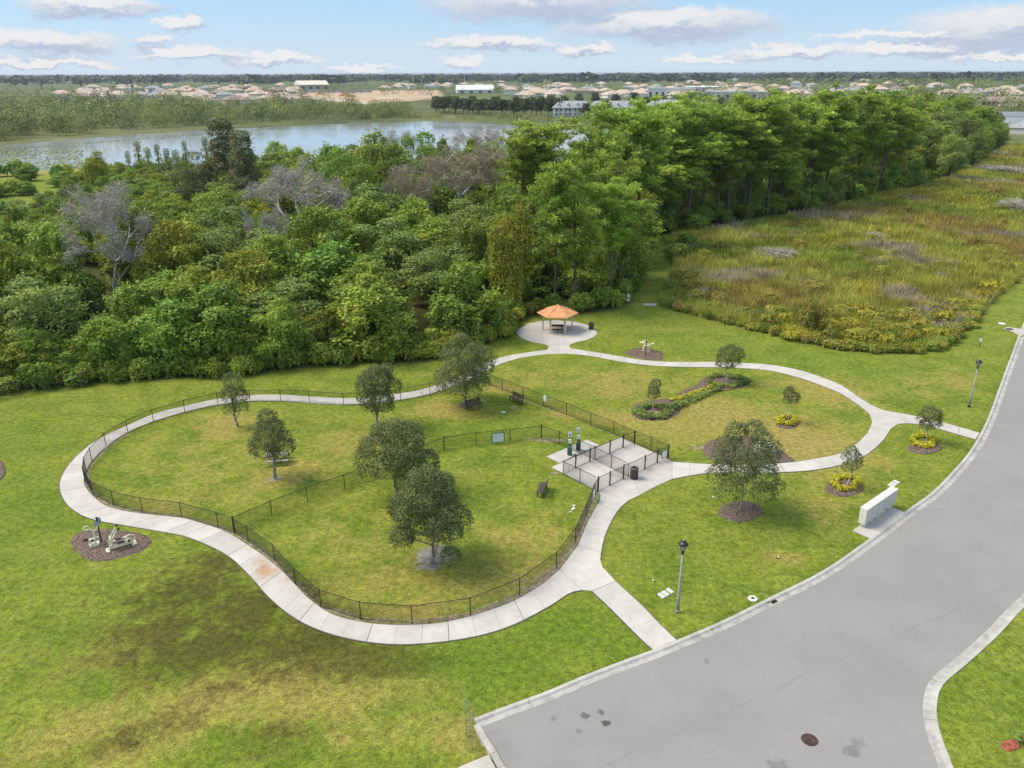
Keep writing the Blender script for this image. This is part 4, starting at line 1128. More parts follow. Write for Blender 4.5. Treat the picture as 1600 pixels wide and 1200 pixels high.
for (px, py, sx, rz) in [(786.5, 644.5, .20, .3), (898, 791, .16, .2), (896, 795.5, .17, 1.0), (891, 800, .12, .6), (1115, 777, .1, 0), (1021, 907, .09, .5)]:
    b = P(px, py); mb = MB(); vs = []
    u_ = unit(14, np.random.default_rng(int(px))) * np.array([1.3, .9, .5]) * sx
    import bmesh
    bm = bmesh.new(); [bm.verts.new(tuple(q)) for q in u_]; bmesh.ops.convex_hull(bm, input=bm.verts); me = bpy.data.meshes.new('stone'); bm.to_mesh(me); bm.free()
    o_ = link('stone', me, 'white_cover'); o_.location = (b[0], b[1], .03); o_.rotation_euler = (0, 0, rz)
    lab = 'small white stone lying on the lawn near two benches' if px < 800 else ('small white stone lying in a scatter below the lone bench' if px < 900 else ('tiny pale pebble on the grass by the oak mulch ring' if py < 800 else 'tiny pale pebble on the grass beside the meter covers'))
    tag(o_, lab, 'stone', 'stones below the lone bench' if 880 < px < 900 else None)

# ------------------------------------------------------------------ foliage materials
leaf_mat('leaf_oak', (0.060, 0.080, 0.026), (0.235, 0.275, 0.100), (0.18, 0.215, 0.075), 0.4, 0.22, 0.8, 0.010, 0.16)
leaf_mat('leaf_mid', (0.056, 0.103, 0.014), (0.358, 0.465, 0.070), (0.482, 0.508, 0.067), 0.6, 0.28, 0.22, 0.014, 0.30)
leaf_mat('leaf_yellow', (0.088, 0.123, 0.016), (0.473, 0.513, 0.065), (0.506, 0.431, 0.058), 0.6, 0.28, 0.25, 0.010, 0.22)
leaf_mat('leaf_bright', (0.055, 0.125, 0.016), (0.297, 0.475, 0.071), (0.418, 0.499, 0.071), 0.5, 0.30, 0.3, 0.010, 0.2)
leaf_mat('leaf_dark', (0.077, 0.124, 0.030), (0.319, 0.414, 0.097), (0.406, 0.446, 0.095), 0.5, 0.22, 0.25, 0.015, 0.25)
leaf_mat('leaf_pine', (0.126, 0.185, 0.026), (0.457, 0.615, 0.098), (0.520, 0.606, 0.081), 0.6, 0.25, 0.25, 0.012, 0.22)
leaf_mat('leaf_casuarina', (0.085, 0.105, 0.040), (0.270, 0.290, 0.120), (0.33, 0.31, 0.11), 0.4, 0.2, 0.25, 0.012, 0.15)
leaf_mat('leaf_bare', (0.300, 0.270, 0.235), (0.560, 0.515, 0.460), (0.420, 0.360, 0.290), 0.5, 0.1, 0.3, 0.003, 0.12)
leaf_mat('leaf_brownish', (0.220, 0.180, 0.110), (0.470, 0.400, 0.280), (0.330, 0.310, 0.140), 0.5, 0.15, 0.3, 0.006, 0.12)
leaf_mat('leaf_marsh', (0.190, 0.202, 0.030), (0.481, 0.450, 0.086), (0.506, 0.361, 0.108), 0.7, 0.28, 0.12, 0.018, 0.2)
leaf_mat('leaf_goldenbush', (0.231, 0.226, 0.024), (0.528, 0.473, 0.061), (0.330, 0.286, 0.055), 0.5, 0.28, 0.4, 0.01, 0.2)
leaf_mat('flower_yellow', (0.480, 0.380, 0.020), (0.660, 0.660, 0.040), (0.300, 0.320, 0.040), 0.35, 0.2, 2.0, 0.005, 0.1)
leaf_mat('leaf_far', (0.055, 0.080, 0.022), (0.310, 0.360, 0.100), (0.42, 0.40, 0.12), 0.7, 0.12, 0.045, 0.0, 0.0)
leaf_mat('leaf_horizon', (0.020, 0.036, 0.016), (0.075, 0.105, 0.045), (0.13, 0.145, 0.05), 0.4, 0.1, 0.006, 0.0, 0.0)
leaf_mat('leaf_row', (0.038, 0.060, 0.025), (0.123, 0.160, 0.063), None, 0, 0.1, 0.1, 0.01, 0.15)
leaf_mat('lily', (0.200, 0.230, 0.040), (0.360, 0.350, 0.100), (0.300, 0.280, 0.070), 0.5, 0.0, 0.1, 0.0, 0.0)

def cat(parts):
    vs, fs, at = [], [], []; n = 0
    for v, f, a in parts:
        vs.append(v); fs.append(f + n); at.append(a); n += len(v)
    return np.vstack(vs), np.vstack(fs), np.concatenate(at)
def lobes_crown(r, n_lobes, w, z0, z1, lr=(0.22, 0.36), flat=0.85, shape='round'):
    """lobe centres and radii filling a crown w wide between z0 and z1"""
    cs = []; rs = []
    hw = w / 2; hz = (z1 - z0) / 2; zc = (z0 + z1) / 2
    for k in range(n_lobes):
        for _ in range(30):
            d = unit(1, r)[0] * r.random() ** 0.4
            if shape == 'dome': d[2] = abs(d[2]) * 1.7 - .7
            if shape == 'mound':
                q = r.random(); a_ = r.uniform(0, 6.283); d = np.array([math.cos(a_), math.sin(a_), 0]) * math.sqrt(max(0, 1 - max(0, q - .25) ** 2 / .5625)) * r.random() ** .35; d[2] = q * 2 - 1
            if shape == 'cone': 
                q = r.random(); d = np.array([*(unit(1, r)[0][:2] * (1 - q) * .9), q * 2 - 1])
            rad = r.uniform(*lr) * hw
            c = np.array([d[0] * (hw - rad), d[1] * (hw - rad), zc + d[2] * max(.1, hz - rad * flat)])
            if all(np.linalg.norm(c - c2) > 0.55 * rad for c2 in cs): break
        cs.append(c); rs.append(rad)
    return np.array(cs), np.array(rs)
def crown(r, cs, rs, dens, size, flat=0.85, asp=0.6, strands=0, strand_len=2.0, jitter=0.18, up=0.35, tri=False):
    P_, N_, V_ = [], [], []
    for c, ra in zip(cs, rs):
        n = int(dens * ra * ra * 12.6)
        d = unit(n, r); d[:, 2] = np.where(d[:, 2] < -.55, -d[:, 2], d[:, 2])
        rr = ra * (1 - np.abs(r.normal(0, jitter, n))) * (1 + 0.10 * np.sin(d[:, 0] * 5 + c[0]) * np.cos(d[:, 1] * 6 + c[1]))
        p = c + d * rr[:, None] * np.array([1, 1, flat])
        keep = np.ones(n, bool)
        for c2, r2 in zip(cs, rs):
            if c2 is c: continue
            keep &= np.linalg.norm((p - c2) / np.array([1, 1, flat]), axis=1) > r2 * 0.72
        p, d = p[keep], d[keep]
        nn = d * .7 + unit(len(p), r) * .75 + np.array([0, 0, up]); nn /= np.linalg.norm(nn, axis=1)[:, None]
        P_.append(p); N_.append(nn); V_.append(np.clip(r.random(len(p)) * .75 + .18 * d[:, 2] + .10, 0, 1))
    p = np.vstack(P_); nn = np.vstack(N_); vv = np.concatenate(V_)
    if strands:
        st = p[r.choice(len(p), strands)]; k = 9
        q = np.repeat(st, k, 0); t = np.tile(np.linspace(0, 1, k), strands)
        ln = np.repeat(r.uniform(.4, 1.0, strands) * strand_len, k)
        q = q + np.c_[r.normal(0, .12, len(q)), r.normal(0, .12, len(q)), -t * ln]
        out = q.copy(); out[:, 2] = 0
        nm = q - cs.mean(0); nm[:, 2] = .2; nm = nm / (np.linalg.norm(nm, axis=1)[:, None] + 1e-6) + unit(len(q), r) * .5; nm /= np.linalg.norm(nm, axis=1)[:, None]
        good = q[:, 2] > .1
        p = np.vstack([p, q[good]]); nn = np.vstack([nn, nm[good]]); vv = np.concatenate([vv, np.clip(r.random(good.sum()) * .5 + .4, 0, 1)])
    p = p[:]; ok = p[:, 2] > 0.08
    p, nn, vv = p[ok], nn[ok], vv[ok]
    return leaf_quads(p, nn, size * r.uniform(.6, 1.4, len(p)), asp, vv, r, tri)
def limbs(r, h0, cs, rtr, bark_n=6, top=None):
    mb = MB(); zt = top if top else cs[:, 2].mean()
    lean = r.normal(0, .15, 2)
    mb.tube([(0, 0, -.15), (lean[0] * .2, lean[1] * .2, h0 * .5), (lean[0], lean[1], h0), (lean[0] * 1.3, lean[1] * 1.3, zt)], [rtr * 1.25, rtr, rtr * .8, rtr * .35], 9)
    pick = r.choice(len(cs), min(len(cs), 9), replace=False)
    for k in pick:
        c = cs[k]; b0 = np.array([lean[0], lean[1], h0 + r.uniform(-.15, .5) * (zt - h0)])
        md = (b0 + c) / 2 + r.normal(0, .12, 3) * (zt - h0) * .3
        mb.tube([b0, md, c], [rtr * .45, rtr * .3, rtr * .1], 5)
    return mb

MESH = {}
def make_broad(key, h, w, seed, leaf, bark, n_lobes=18, size=.34, dens=26, z0=0.18, strands=0, shape='dome', lr=(.26, .42), asp=.62, sl=2.2):
    r = np.random.default_rng(seed)
    cs, rs = lobes_crown(r, n_lobes, w, h * z0, h, lr, .85, shape)
    v, f, a = crown(r, cs, rs, dens * 1.15, size * .86, .85, asp, strands, sl, .34)
    ns = int(len(a) / 4 * .035); i = r.choice(len(cs), ns); d = unit(ns, r); d[:, 2] = np.abs(d[:, 2]) * 1.1; k_ = 6
    L_ = r.uniform(.12, .55, ns) * rs[i].mean()
    q = np.repeat(cs[i] + d * rs[i][:, None] * np.array([1, 1, .85]), k_, 0) + np.repeat(d + np.array([0, 0, .5]), k_, 0) * (np.tile(np.linspace(0, 1, k_), ns) * np.repeat(L_, k_))[:, None] + r.normal(0, .08, (ns * k_, 3))
    ok = q[:, 2] > .1; q = q[ok]
    v2, f2, a2 = leaf_quads(q, unit(len(q), r), size * r.uniform(.5, 1.0, len(q)), asp, np.clip(r.random(len(q)) * .6 + .4, 0, 1), r)
    v, f, a = cat([(v, f, a), (v2, f2, a2)])
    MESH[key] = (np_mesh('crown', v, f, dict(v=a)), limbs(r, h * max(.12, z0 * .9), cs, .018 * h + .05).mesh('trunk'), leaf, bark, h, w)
def make_pine(key, h, w, seed):
    r = np.random.default_rng(seed); lo_c = r.uniform(.26, .52); pw = r.uniform(.6, 1.0); mb = MB(); ln = r.normal(0, .25, 2)
    pts = [(0, 0, -.2), (ln[0] * .3, ln[1] * .3, h * .35), (ln[0] * .7, ln[1] * .7, h * .7), (ln[0], ln[1], h * .97)]
    mb.tube(pts, [.24, .19, .13, .04], 8)
    P_, N_, V_ = [], [], []
    nb = 44
    for k in range(nb):
        t = (k + r.random()) / nb; z = h * (lo_c + (.99 - lo_c) * t ** pw)
        L = w / 2 * (0.45 + 0.6 * math.sin(math.pi * min(1, .18 + .80 * (1 - t)))) * r.uniform(.55, 1.08)
        q = k * 2.4 + r.normal(0, .4); dr = np.array([math.cos(q), math.sin(q), r.uniform(-.05, .75)])
        b0 = np.array([ln[0] * z / h, ln[1] * z / h, z]); b1 = b0 + dr * L
        mb.tube([b0, (b0 + b1) / 2 + np.array([0, 0, -.1]), b1], [.05, .035, .015], 4, False)
        for s_ in range(4):
            c = b0 + (b1 - b0) * (0.38 + .21 * s_) + r.normal(0, .42, 3) * np.array([1, 1, .9]); R_ = r.uniform(.55, .95)
            n = 62; d = unit(n, r); d[:, 2] = d[:, 2] * .8 + .2
            p = c + d * (r.random(n) ** .5)[:, None] * R_ * np.array([1, 1, .85])
            nn = np.cross(d, unit(n, r)); nn /= np.linalg.norm(nn, axis=1)[:, None] + 1e-9
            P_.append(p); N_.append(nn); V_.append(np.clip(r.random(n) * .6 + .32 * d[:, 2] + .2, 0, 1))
    p = np.vstack(P_); nn = np.vstack(N_)
    v, f, a = leaf_quads(p, nn, r.uniform(.30, .62, len(p)), .42, np.concatenate(V_), r, True)
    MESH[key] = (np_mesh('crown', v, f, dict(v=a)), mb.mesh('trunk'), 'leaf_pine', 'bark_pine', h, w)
def make_bare(key, h, w, seed, leaf='leaf_bare', moss=5200, fork=.32):
    """leafless crown: branching limbs, fine twigs and hanging moss"""
    r = np.random.default_rng(seed); mb = MB(); tips = []
    def grow_(p, d, L, rad, lev):
        p1 = p + d * L * .5 + r.normal(0, .05, 3) * L; p2 = p1 + (d + r.normal(0, .18, 3)) * L * .5
        mb.tube([p, p1, p2], [rad, rad * .82, rad * .6], 5 if lev < 2 else 3, False)
        if lev >= 4:
            tips.append((p1, d)); tips.append((p2, d)); return
        for k in range(3 if lev else 5):
            dd = d * .75 + unit(1, r)[0] * .75 + np.array([0, 0, .16]); dd /= np.linalg.norm(dd)
            grow_(p2 if k else p1, dd, L * r.uniform(.58, .78), rad * .58, lev + 1)
    grow_(np.array([0, 0, -.2]), np.array([.04, .02, 1.0]), h * fork, .017 * h, 0)
    V0 = np.array(mb.v); sc = np.array([w / 2 / np.percentile(np.abs(V0[:, 0]), 99), w / 2 / np.percentile(np.abs(V0[:, 1]), 99), h / V0[:, 2].max()])
    mb.v = [tuple(q * sc) for q in V0]
    T = np.array([t[0] for t in tips]) * sc
    q = T[r.choice(len(T), moss)] + r.normal(0, .32, (moss, 3))
    a = unit(moss, r) * np.array([1, 1, .6]) + np.array([0, 0, .15]); a /= np.linalg.norm(a, axis=1)[:, None]
    L = r.uniform(.35, .95, moss)[:, None]; b = np.cross(a, unit(moss, r)); b /= np.linalg.norm(b, axis=1)[:, None]
    hang = r.random(moss) < .35; a[hang] = np.array([0, 0, -1.0]) + r.normal(0, .08, (hang.sum(), 3)); 
    v = np.stack([q - b * .032, q + b * .032, q + a * L], 1).reshape(-1, 3)
    f = np.arange(moss * 3).reshape(-1, 3); vv = np.repeat(r.random(moss), 3)
    MESH[key] = (np_mesh('crown', v, f, dict(v=vv)), mb.mesh('trunk'), leaf, 'bark_pale', h, w)
def make_shrub(key, h, w, seed, leaf, size=.26, dens=30, n=9, strands=30, stem=True):
    r = np.random.default_rng(seed); cs, rs = lobes_crown(r, n, w, 0.0, h, (.34, .55), .8, 'dome')
    v, f, a = crown(r, cs, rs, dens, size, .85, .65, strands, h * .5)
    MESH[key] = (np_mesh('foliage', v, f, dict(v=a)), limbs(r, h * .12, cs, .05).mesh('stem'), leaf, 'bark_dark', h, w)
def put(key, name, loc, h, w, label, categ, group=None, rz=None, leaf=None, parts=('crown', 'trunk')):
    cm, tm, lf, bk, h0, w0 = MESH[key]
    leaf = leaf or lf
    kk = (key, leaf)
    if kk not in MESH:
        c2 = cm if len(cm.materials) == 0 else cm.copy()
        c2.materials.clear(); c2.materials.append(MATS[leaf]); MESH[kk] = c2
    if len(tm.materials) == 0: tm.materials.append(MATS[bk])
    r_ = thing(name, (loc[0], loc[1], 0), random.uniform(0, 6.28) if rz is None else rz, label, categ, group, scale=(w / w0, w / w0, h / h0))
    for nm, me in ((parts[0], MESH[kk]), (parts[1], tm)):
        o = bpy.data.objects.new(nm, me); COL.objects.link(o); o.parent = r_
    return r_

# ------------------------------------------------------------------ park trees, one by one
def park_tree(base_px, top_px, wpx, crown_lo, label, seed, size=.17, dens=85, n_lobes=22, leaf='leaf_oak', shape='round', bark='bark_grey', tr=None, bias=0.0, lr=(.24, .40)):
    b = P(*base_px); h = top_h(b, base_px[0], top_px); w = px_m(b, wpx * 1.12); z0 = max(.4, top_h(b, base_px[0], crown_lo + 6)); size *= .82; dens *= (1.45 if wpx > 60 else 2.6); n_lobes = int(n_lobes * 1.3)
    if wpx < 60: lr = (.42, .62); n_lobes = 9; shape = 'round'
    r = np.random.default_rng(seed)
    cs, rs = lobes_crown(r, n_lobes, w, z0, h, lr, .9, shape)
    v, f, a = crown(r, cs, rs, dens, size, .9, .55, 0, 1, .36, .3)
    # stray twigs outside the lobes
    n = int(len(a) / 4 * .16); i = r.choice(len(cs), n); d = unit(n, r); q = cs[i] + d * (rs[i] * r.uniform(1.0, 1.30, n))[:, None]
    v2, f2, a2 = leaf_quads(q, unit(n, r), size * r.uniform(.6, 1.3, n), .5, None, r)
    v, f, a = cat([(v, f, a), (v2, f2, a2)])
    t_ = thing('oak_tree' if leaf == 'leaf_oak' else 'young_tree', (b[0], b[1], 0), 0, label, 'tree')
    t_.rotation_euler = (0, 0, 0)
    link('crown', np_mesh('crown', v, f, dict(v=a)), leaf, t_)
    limbs(r, z0, cs, (tr or (.022 * h)) * .85).build('trunk', bark, t_)
    return b, h
park_tree((372, 667), 578, 48, 650, 'slim pale oak standing alone by the path near the woods', 11, .15, 55, 16, shape='round', lr=(.26, .42))
park_tree((430, 748), 634, 84, 712, 'small oak with bare straight trunk in front of the grey picnic table', 12, .17, 75, 20, 'leaf_oak', 'cone')
park_tree((590, 672), 562, 82, 648, 'upright grey-green oak rising above the northern path', 13, .18, 85, 22)
park_tree((622, 770), 655, 122, 750, 'broad dark oak overlapping the divider fence', 14, .18, 90, 24, shape='mound')
park_tree((675, 882), 730, 134, 864, 'largest dense oak over a grey ring of dead grass', 15, .17, 100, 34, shape='mound', lr=(.2, .34), tr=.15)
park_tree((727, 634), 520, 104, 612, 'spreading oak with open crown beside a brown bench', 16, .18, 70, 24, shape='mound', lr=(.2, .34), tr=.14)
park_tree((1157, 799), 652, 122, 772, 'loose-crowned oak on a round mulch ring by the eastern path', 17, .17, 62, 28, shape='mound', lr=(.18, .32), tr=.10)
park_tree((1020, 641), 587, 30, 622, 'sapling with round crown at the rounded end of the flower bed', 21, .13, 90, 9, bark='bark_pale', tr=.05)
park_tree((1135, 599), 533, 46, 577, 'bushy sapling at the end of the bed by the northern path', 22, .14, 95, 12, bark='bark_pale', tr=.06)
park_tree((1231, 661), 598, 26, 632, 'slender sapling in a yellow flower ring inside the path loop', 23, .13, 90, 8, 'leaf_oak', 'cone', 'bark_pale', .045)
park_tree((1447, 692), 630, 40, 672, 'bushy sapling in a yellow flower ring below the side path', 24, .14, 95, 11, bark='bark_pale', tr=.05)
park_tree((1322, 764), 693, 36, 737, 'thin sapling in a yellow flower ring behind the mailboxes', 25, .13, 80, 9, bark='bark_pale', tr=.045)
b = P(676, 884)
st_ = MB().tube([(b[0] + .5, b[1] - .35, 0), (b[0] + .1, b[1], 1.9)], .028, 6).build('tree_stake', 'stake_wood'); tag(st_, 'thin leaning stake propped against the largest oak trunk', 'stake')
for (cx, cy, rx, ry, mt) in [(676, 883, 9, 4.5, 'mulch_grey'), (727, 634, 11, 5, 'mulch'), (1157, 799, 36, 16, 'mulch'), (1444, 700, 28, 9.5, 'mulch'), (1319, 762, 31, 14, 'mulch'), (1230, 663, 18, 7.5, 'mulch'), (-4, 735, 13, 16, 'mulch'), (1579, 1165, 16, 9, 'mulch_red')]:
    mulch_bed(ell(cx, cy, rx, ry), mat=mt, z=.05)
mulch_bed([(984, 645), (988, 634), (1004, 628), (1022, 631), (1036, 634), (1048, 624), (1068, 610), (1090, 600), (1096, 593), (1108, 588), (1130, 585), (1155, 587), (1172, 596), (1166, 604), (1148, 608), (1125, 608), (1105, 613), (1084, 624), (1064, 638), (1058, 649), (1036, 657), (1008, 657), (990, 652)])

# ------------------------------------------------------------------ flower rings and bed planting
def low_plant(key, h, w, seed, leaf, size=.10, dens=160):
    make_shrub(key, h, w, seed, leaf, size, dens, 6, 0)
low_plant('ring_plant_a', .42, .62, 31, 'flower_yellow'); low_plant('ring_plant_b', .38, .56, 32, 'flower_yellow')
low_plant('bed_plant_a', .48, .95, 33, 'leaf_dark', .12, 110); low_plant('bed_plant_b', .42, .85, 34, 'leaf_dark', .12, 110)
for (cx, cy, rx, ry, n, where) in [(1443, 691, 17, 8.5, 13, 'below the side path'), (1321, 757, 18, 9.5, 13, 'behind the mailboxes'), (1229, 659.5, 14, 5.5, 11, 'inside the path loop')]:
    for k in range(n):
        q = 2 * math.pi * k / n + .1
        put(('ring_plant_a', 'ring_plant_b')[k % 2], 'yellow_flower_plant', P(cx + rx * math.cos(q), cy + ry * math.sin(q)), random.uniform(.42, .58), random.uniform(.75, .98), 'low yellow plant in the flower ring ' + where, 'plant', 'flower ring ' + where, parts=('foliage', 'stem'))
for k in range(12):
    t = k / 11; cx = 1052 + (1118 - 1052) * t; cy = 627 - 24 * t + 2.5 * math.sin(t * 3)
    put(('ring_plant_a', 'ring_plant_b')[k % 2], 'yellow_flower_plant', P(cx, cy), random.uniform(.42, .58), random.uniform(.7, .95), 'low yellow plant in the row across the winding bed', 'plant', 'yellow row in the winding bed', parts=('foliage', 'stem'))
bedpts = [(1020 + 27 * math.cos(q), 645 + 9.5 * math.sin(q)) for q in np.linspace(0, 6.28, 19)[:-1]] + [(1020 + 20 * math.cos(q), 644 + 6.5 * math.sin(q)) for q in np.linspace(.2, 6.4, 13)[:-1]] + \
         [(1044 + (1128 - 1044) * t, 640 - 36 * t) for t in np.linspace(0, 1, 15)] + [(1054 + (1122 - 1054) * t, 641 - 31 * t) for t in np.linspace(0, 1, 11)] + [(1136 + 30 * math.cos(q), 597 + 9 * math.sin(q)) for q in np.linspace(-2.6, 3.0, 17)] + [(1138 + 22 * math.cos(q), 597 + 6.5 * math.sin(q)) for q in np.linspace(-1.5, 1.6, 8)]
for k, (cx, cy) in enumerate(bedpts):
    put(('bed_plant_a', 'bed_plant_b')[k % 2], 'low_shrub', P(cx + random.uniform(-1.5, 1.5), cy + random.uniform(-.6, .6)), random.uniform(.34, .52), random.uniform(.8, 1.15), 'low dark green shrub planted in the winding flower bed', 'shrub', 'dark shrubs in the winding bed', parts=('foliage', 'stem'))
low_plant('tiny_bush', .9, .9, 36, 'leaf_dark', .10, 60)
put('tiny_bush', 'small_shrub', P(1589, 1160), .9, .8, 'scrappy small shrub on a red mulch patch across the street', 'shrub', parts=('foliage', 'stem'))

# ------------------------------------------------------------------ the woods
make_broad('br_a', 11, 9.5, 101, 'leaf_mid', 'bark_dark', 36, .40, 24, .0, 260, 'mound', (.12, .38))
make_broad('br_b', 12, 8.5, 102, 'leaf_mid', 'bark_dark', 36, .38, 24, .0, 280, 'mound', (.12, .38))
make_broad('br_c', 10, 10, 103, 'leaf_mid', 'bark_dark', 44, .36, 26, .0, 220, 'mound', (.11, .33))
make_broad('br_d', 13, 9, 104, 'leaf_dark', 'bark_dark', 26, .34, 26, .18, 60, 'round', (.2, .34))
make_broad('br_e', 9, 8, 105, 'leaf_bright', 'bark_dark', 24, .46, 20, .0, 170, 'mound')
make_broad('oak_a', 14, 13, 106, 'leaf_dark', 'bark_dark', 30, .36, 24, .12, 40, 'dome', (.18, .32))
make_broad('vine', 14, 8, 107, 'leaf_yellow', 'bark_dark', 20, .34, 26, .22, 900, 'dome', (.2, .42), sl=5.5)
make_broad('casu', 18, 8.5, 108, 'leaf_casuarina', 'bark_dark', 46, .50, 34, .05, 420, 'cone', (.24, .38), .26, sl=2.6)
make_broad('casu_r', 13, 11, 109, 'leaf_casuarina', 'bark_dark', 28, .42, 24, .10, 220, 'dome', (.2, .32), .22, sl=2.2)
make_broad('cyp', 10, 3.6, 110, 'leaf_dark', 'bark_dark', 14, .34, 30, .05, 30, 'cone', (.34, .5), .4)
for k in range(7): make_pine('pine_%d' % k, 20, 7.2 + .5 * k, 120 + k)
make_bare('bare_a', 16, 11, 131, moss=8500); make_bare('bare_b', 15, 14, 132, moss=9500); make_bare('bare_c', 15, 15, 133, 'leaf_brownish', 15000)
make_shrub('sh_a', 2.4, 3.4, 141, 'leaf_mid', .26, 26); make_shrub('sh_b', 2.0, 3.0, 142, 'leaf_bright', .28, 26); make_shrub('sh_c', 2.8, 3.2, 143, 'leaf_yellow', .25, 26)
make_shrub('sh_d', 1.6, 3.0, 144, 'leaf_goldenbush', .22, 30)

placed = []; marks = []
def hero(px, py, h, wpx, key, label, group=None, name='tree', leaf=None):
    b = by_top(px, py, h)
    for _ in range(60):
        if key[:4] != 'pine' or sdist(b[None, :2], forest_poly)[0] > 2.5: break
        b = b * 1.02
    h = top_h(b, px, py); w = px_m(b, wpx * (1.15 if key[:4] == 'pine' else 1.0)); placed.append((b[0], b[1], 3.0 if key[:4] == 'pine' else w * .8 if key[:4] == 'bare' else w)); marks.append((b[0], b[1], label))
    if key == 'bare_a' and h > 15.5: placed.append((b[0] * .93, b[1] * .93, 10)); placed.append((b[0] * .88 + 1, b[1] * .88, 5))
    return put(key, name, b, h, w, label, 'tree', group, leaf=leaf)
hero(140, 288, 17.0, 150, 'bare_a', 'tall grey leafless tree hung with moss above the vine thicket', name='bare_tree')
hero(465, 256, 16.5, 170, 'bare_b', 'wide pale leafless tree in the middle of the woods', name='bare_tree')
hero(402, 325, 12.5, 78, 'bare_b', 'short pale leafless tree beside the wide pale one', name='bare_tree')
hero(725, 226, 18, 195, 'bare_c', 'very wide brownish half-bare tree topping the green canopy', name='bare_tree')
hero(640, 262, 15, 80, 'bare_c', 'brownish half-bare tree adjoining the very wide one', name='bare_tree')
hero(745, 200, 15, 80, 'bare_a', 'fine grey leafless tree at the water behind the canopy', 'leafless trees at the water', name='bare_tree')
hero(620, 205, 14, 70, 'bare_a', 'fine grey leafless tree at the water behind the canopy', 'leafless trees at the water', name='bare_tree')
hero(340, 183, 21, 118, 'casu', 'tallest dark feathery tree against the lake', name='casuarina_tree')
hero(374, 202, 19, 92, 'casu', 'dark feathery tree leaning on the tallest one by the lake', name='casuarina_tree')
hero(298, 228, 15, 105, 'casu_r', 'rounded olive feathery tree in front of the tallest dark one', name='casuarina_tree')
hero(138, 226, 14, 52, 'vine', 'narrow olive tree beside the grassy clearing near the lake', name='vine_clad_tree')
for i, (x, y) in enumerate([(197, 232), (212, 217), (228, 226), (243, 222), (258, 228), (272, 230), (286, 216), (318, 210)]):
    hero(x, y, 10.5, 19 + (i % 3) * 3, 'cyp', 'small dark cone-shaped tree in the lakeside row', 'conical trees on the lakeshore', name='conical_tree')
hero(468, 226, 16, 62, 'vine', 'ragged yellow-brown tree standing out over the lake', name='vine_clad_tree')
hero(795, 297, 16, 92, 'vine', 'column of yellow-green vines smothering a dead trunk', name='vine_clad_tree')
for (x, y, h, w, k) in [(530, 222, 17, 85, 'br_d'), (585, 205, 18, 90, 'br_b'), (655, 196, 19, 80, 'br_d'), (690, 215, 18, 70, 'br_b'), (615, 225, 17, 80, 'br_b'), (560, 245, 16, 80, 'br_d')]:
    hero(x, y, h, w, k, 'tall green broadleaf tree on the lake side of the woods', 'tall broadleaf trees toward the lake', name='broadleaf_tree', leaf='leaf_mid' if k == 'br_b' else 'leaf_bright')
ZONES = [(P(870, 500), 'behind the picnic shelter'), (P(60, 560), 'behind the boundary fence'), (P(320, 550), 'above the lawn by the slim pale oak'), (P(560, 530), 'above the vine hedge'), (P(140, 440), 'around the tall grey leafless tree'), (P(450, 400), 'around the wide pale leafless tree'), (P(720, 370), 'below the very wide brownish tree'), (P(795, 440), 'around the column of vines'), (P(330, 300), 'around the tallest dark feathery tree'), (P(600, 300), 'on the lake side of the woods'), (P(980, 430), 'at the mouth of the mown trail'), (P(1050, 330), 'where the pines meet the mown trail'), (P(1200, 310), 'along the edge of the marsh'), (P(1400, 270), 'beside the dark oaks past the marsh'), (P(1000, 280), 'between the pines and the lake'), (P(1250, 240), 'behind the tall pines')]
def zone(x, y):
    return min(ZONES, key=lambda q: (q[0][0] - x) ** 2 + (q[0][1] - y) ** 2)[1]
pines = [(845, 203, 20, 92), (818, 222, 18, 60), (905, 250, 20, 112), (870, 280, 18, 70), (940, 215, 21, 90), (968, 182, 23, 92), (1008, 172, 24, 100), (1055, 178, 23, 80), (1032, 262, 19, 92), (975, 262, 20, 90), (1085, 215, 22, 90), (1110, 175, 24, 90),
         (1150, 190, 23, 85), (1075, 160, 24, 80), (1180, 162, 24, 88), (1215, 185, 22, 85), (1240, 160, 24, 85), (1280, 170, 23, 85), (1310, 152, 25, 85), (1345, 160, 24, 80), (1290, 205, 20, 80), (1180, 215, 21, 85), (1130, 235, 20, 80), (1235, 215, 20, 80), (1350, 200, 20, 75), (1395, 165, 23, 78), (1380, 150, 24, 70), (1420, 178, 21, 70), (960, 300, 17, 70), (1000, 318, 15, 62)]
for i, (x, y, h, w) in enumerate(pines):
    hero(x, y, h, w, 'pine_%d' % (i * 3 % 7), 'tall pine with bright tufted crown ' + zone(*by_top(x, y, h)[:2]), 'tall pines ' + zone(*by_top(x, y, h)[:2]), name='pine_tree')
for (x, y, h, w) in [(1480, 168, 17, 82), (1515, 178, 16, 70), (1455, 190, 16, 70), (1495, 205, 14, 62), (1440, 150, 20, 70), (1530, 205, 12, 50), (1150, 158, 24, 70), (1060, 155, 25, 70)]:
    hero(x, y, h, w, 'oak_a', 'dark rounded oak at the far corner of the marsh' if x > 1300 else 'dark oak rising behind the pines', 'dark oaks past the marsh' if x > 1300 else 'dark oaks behind the pines', name='oak_tree')
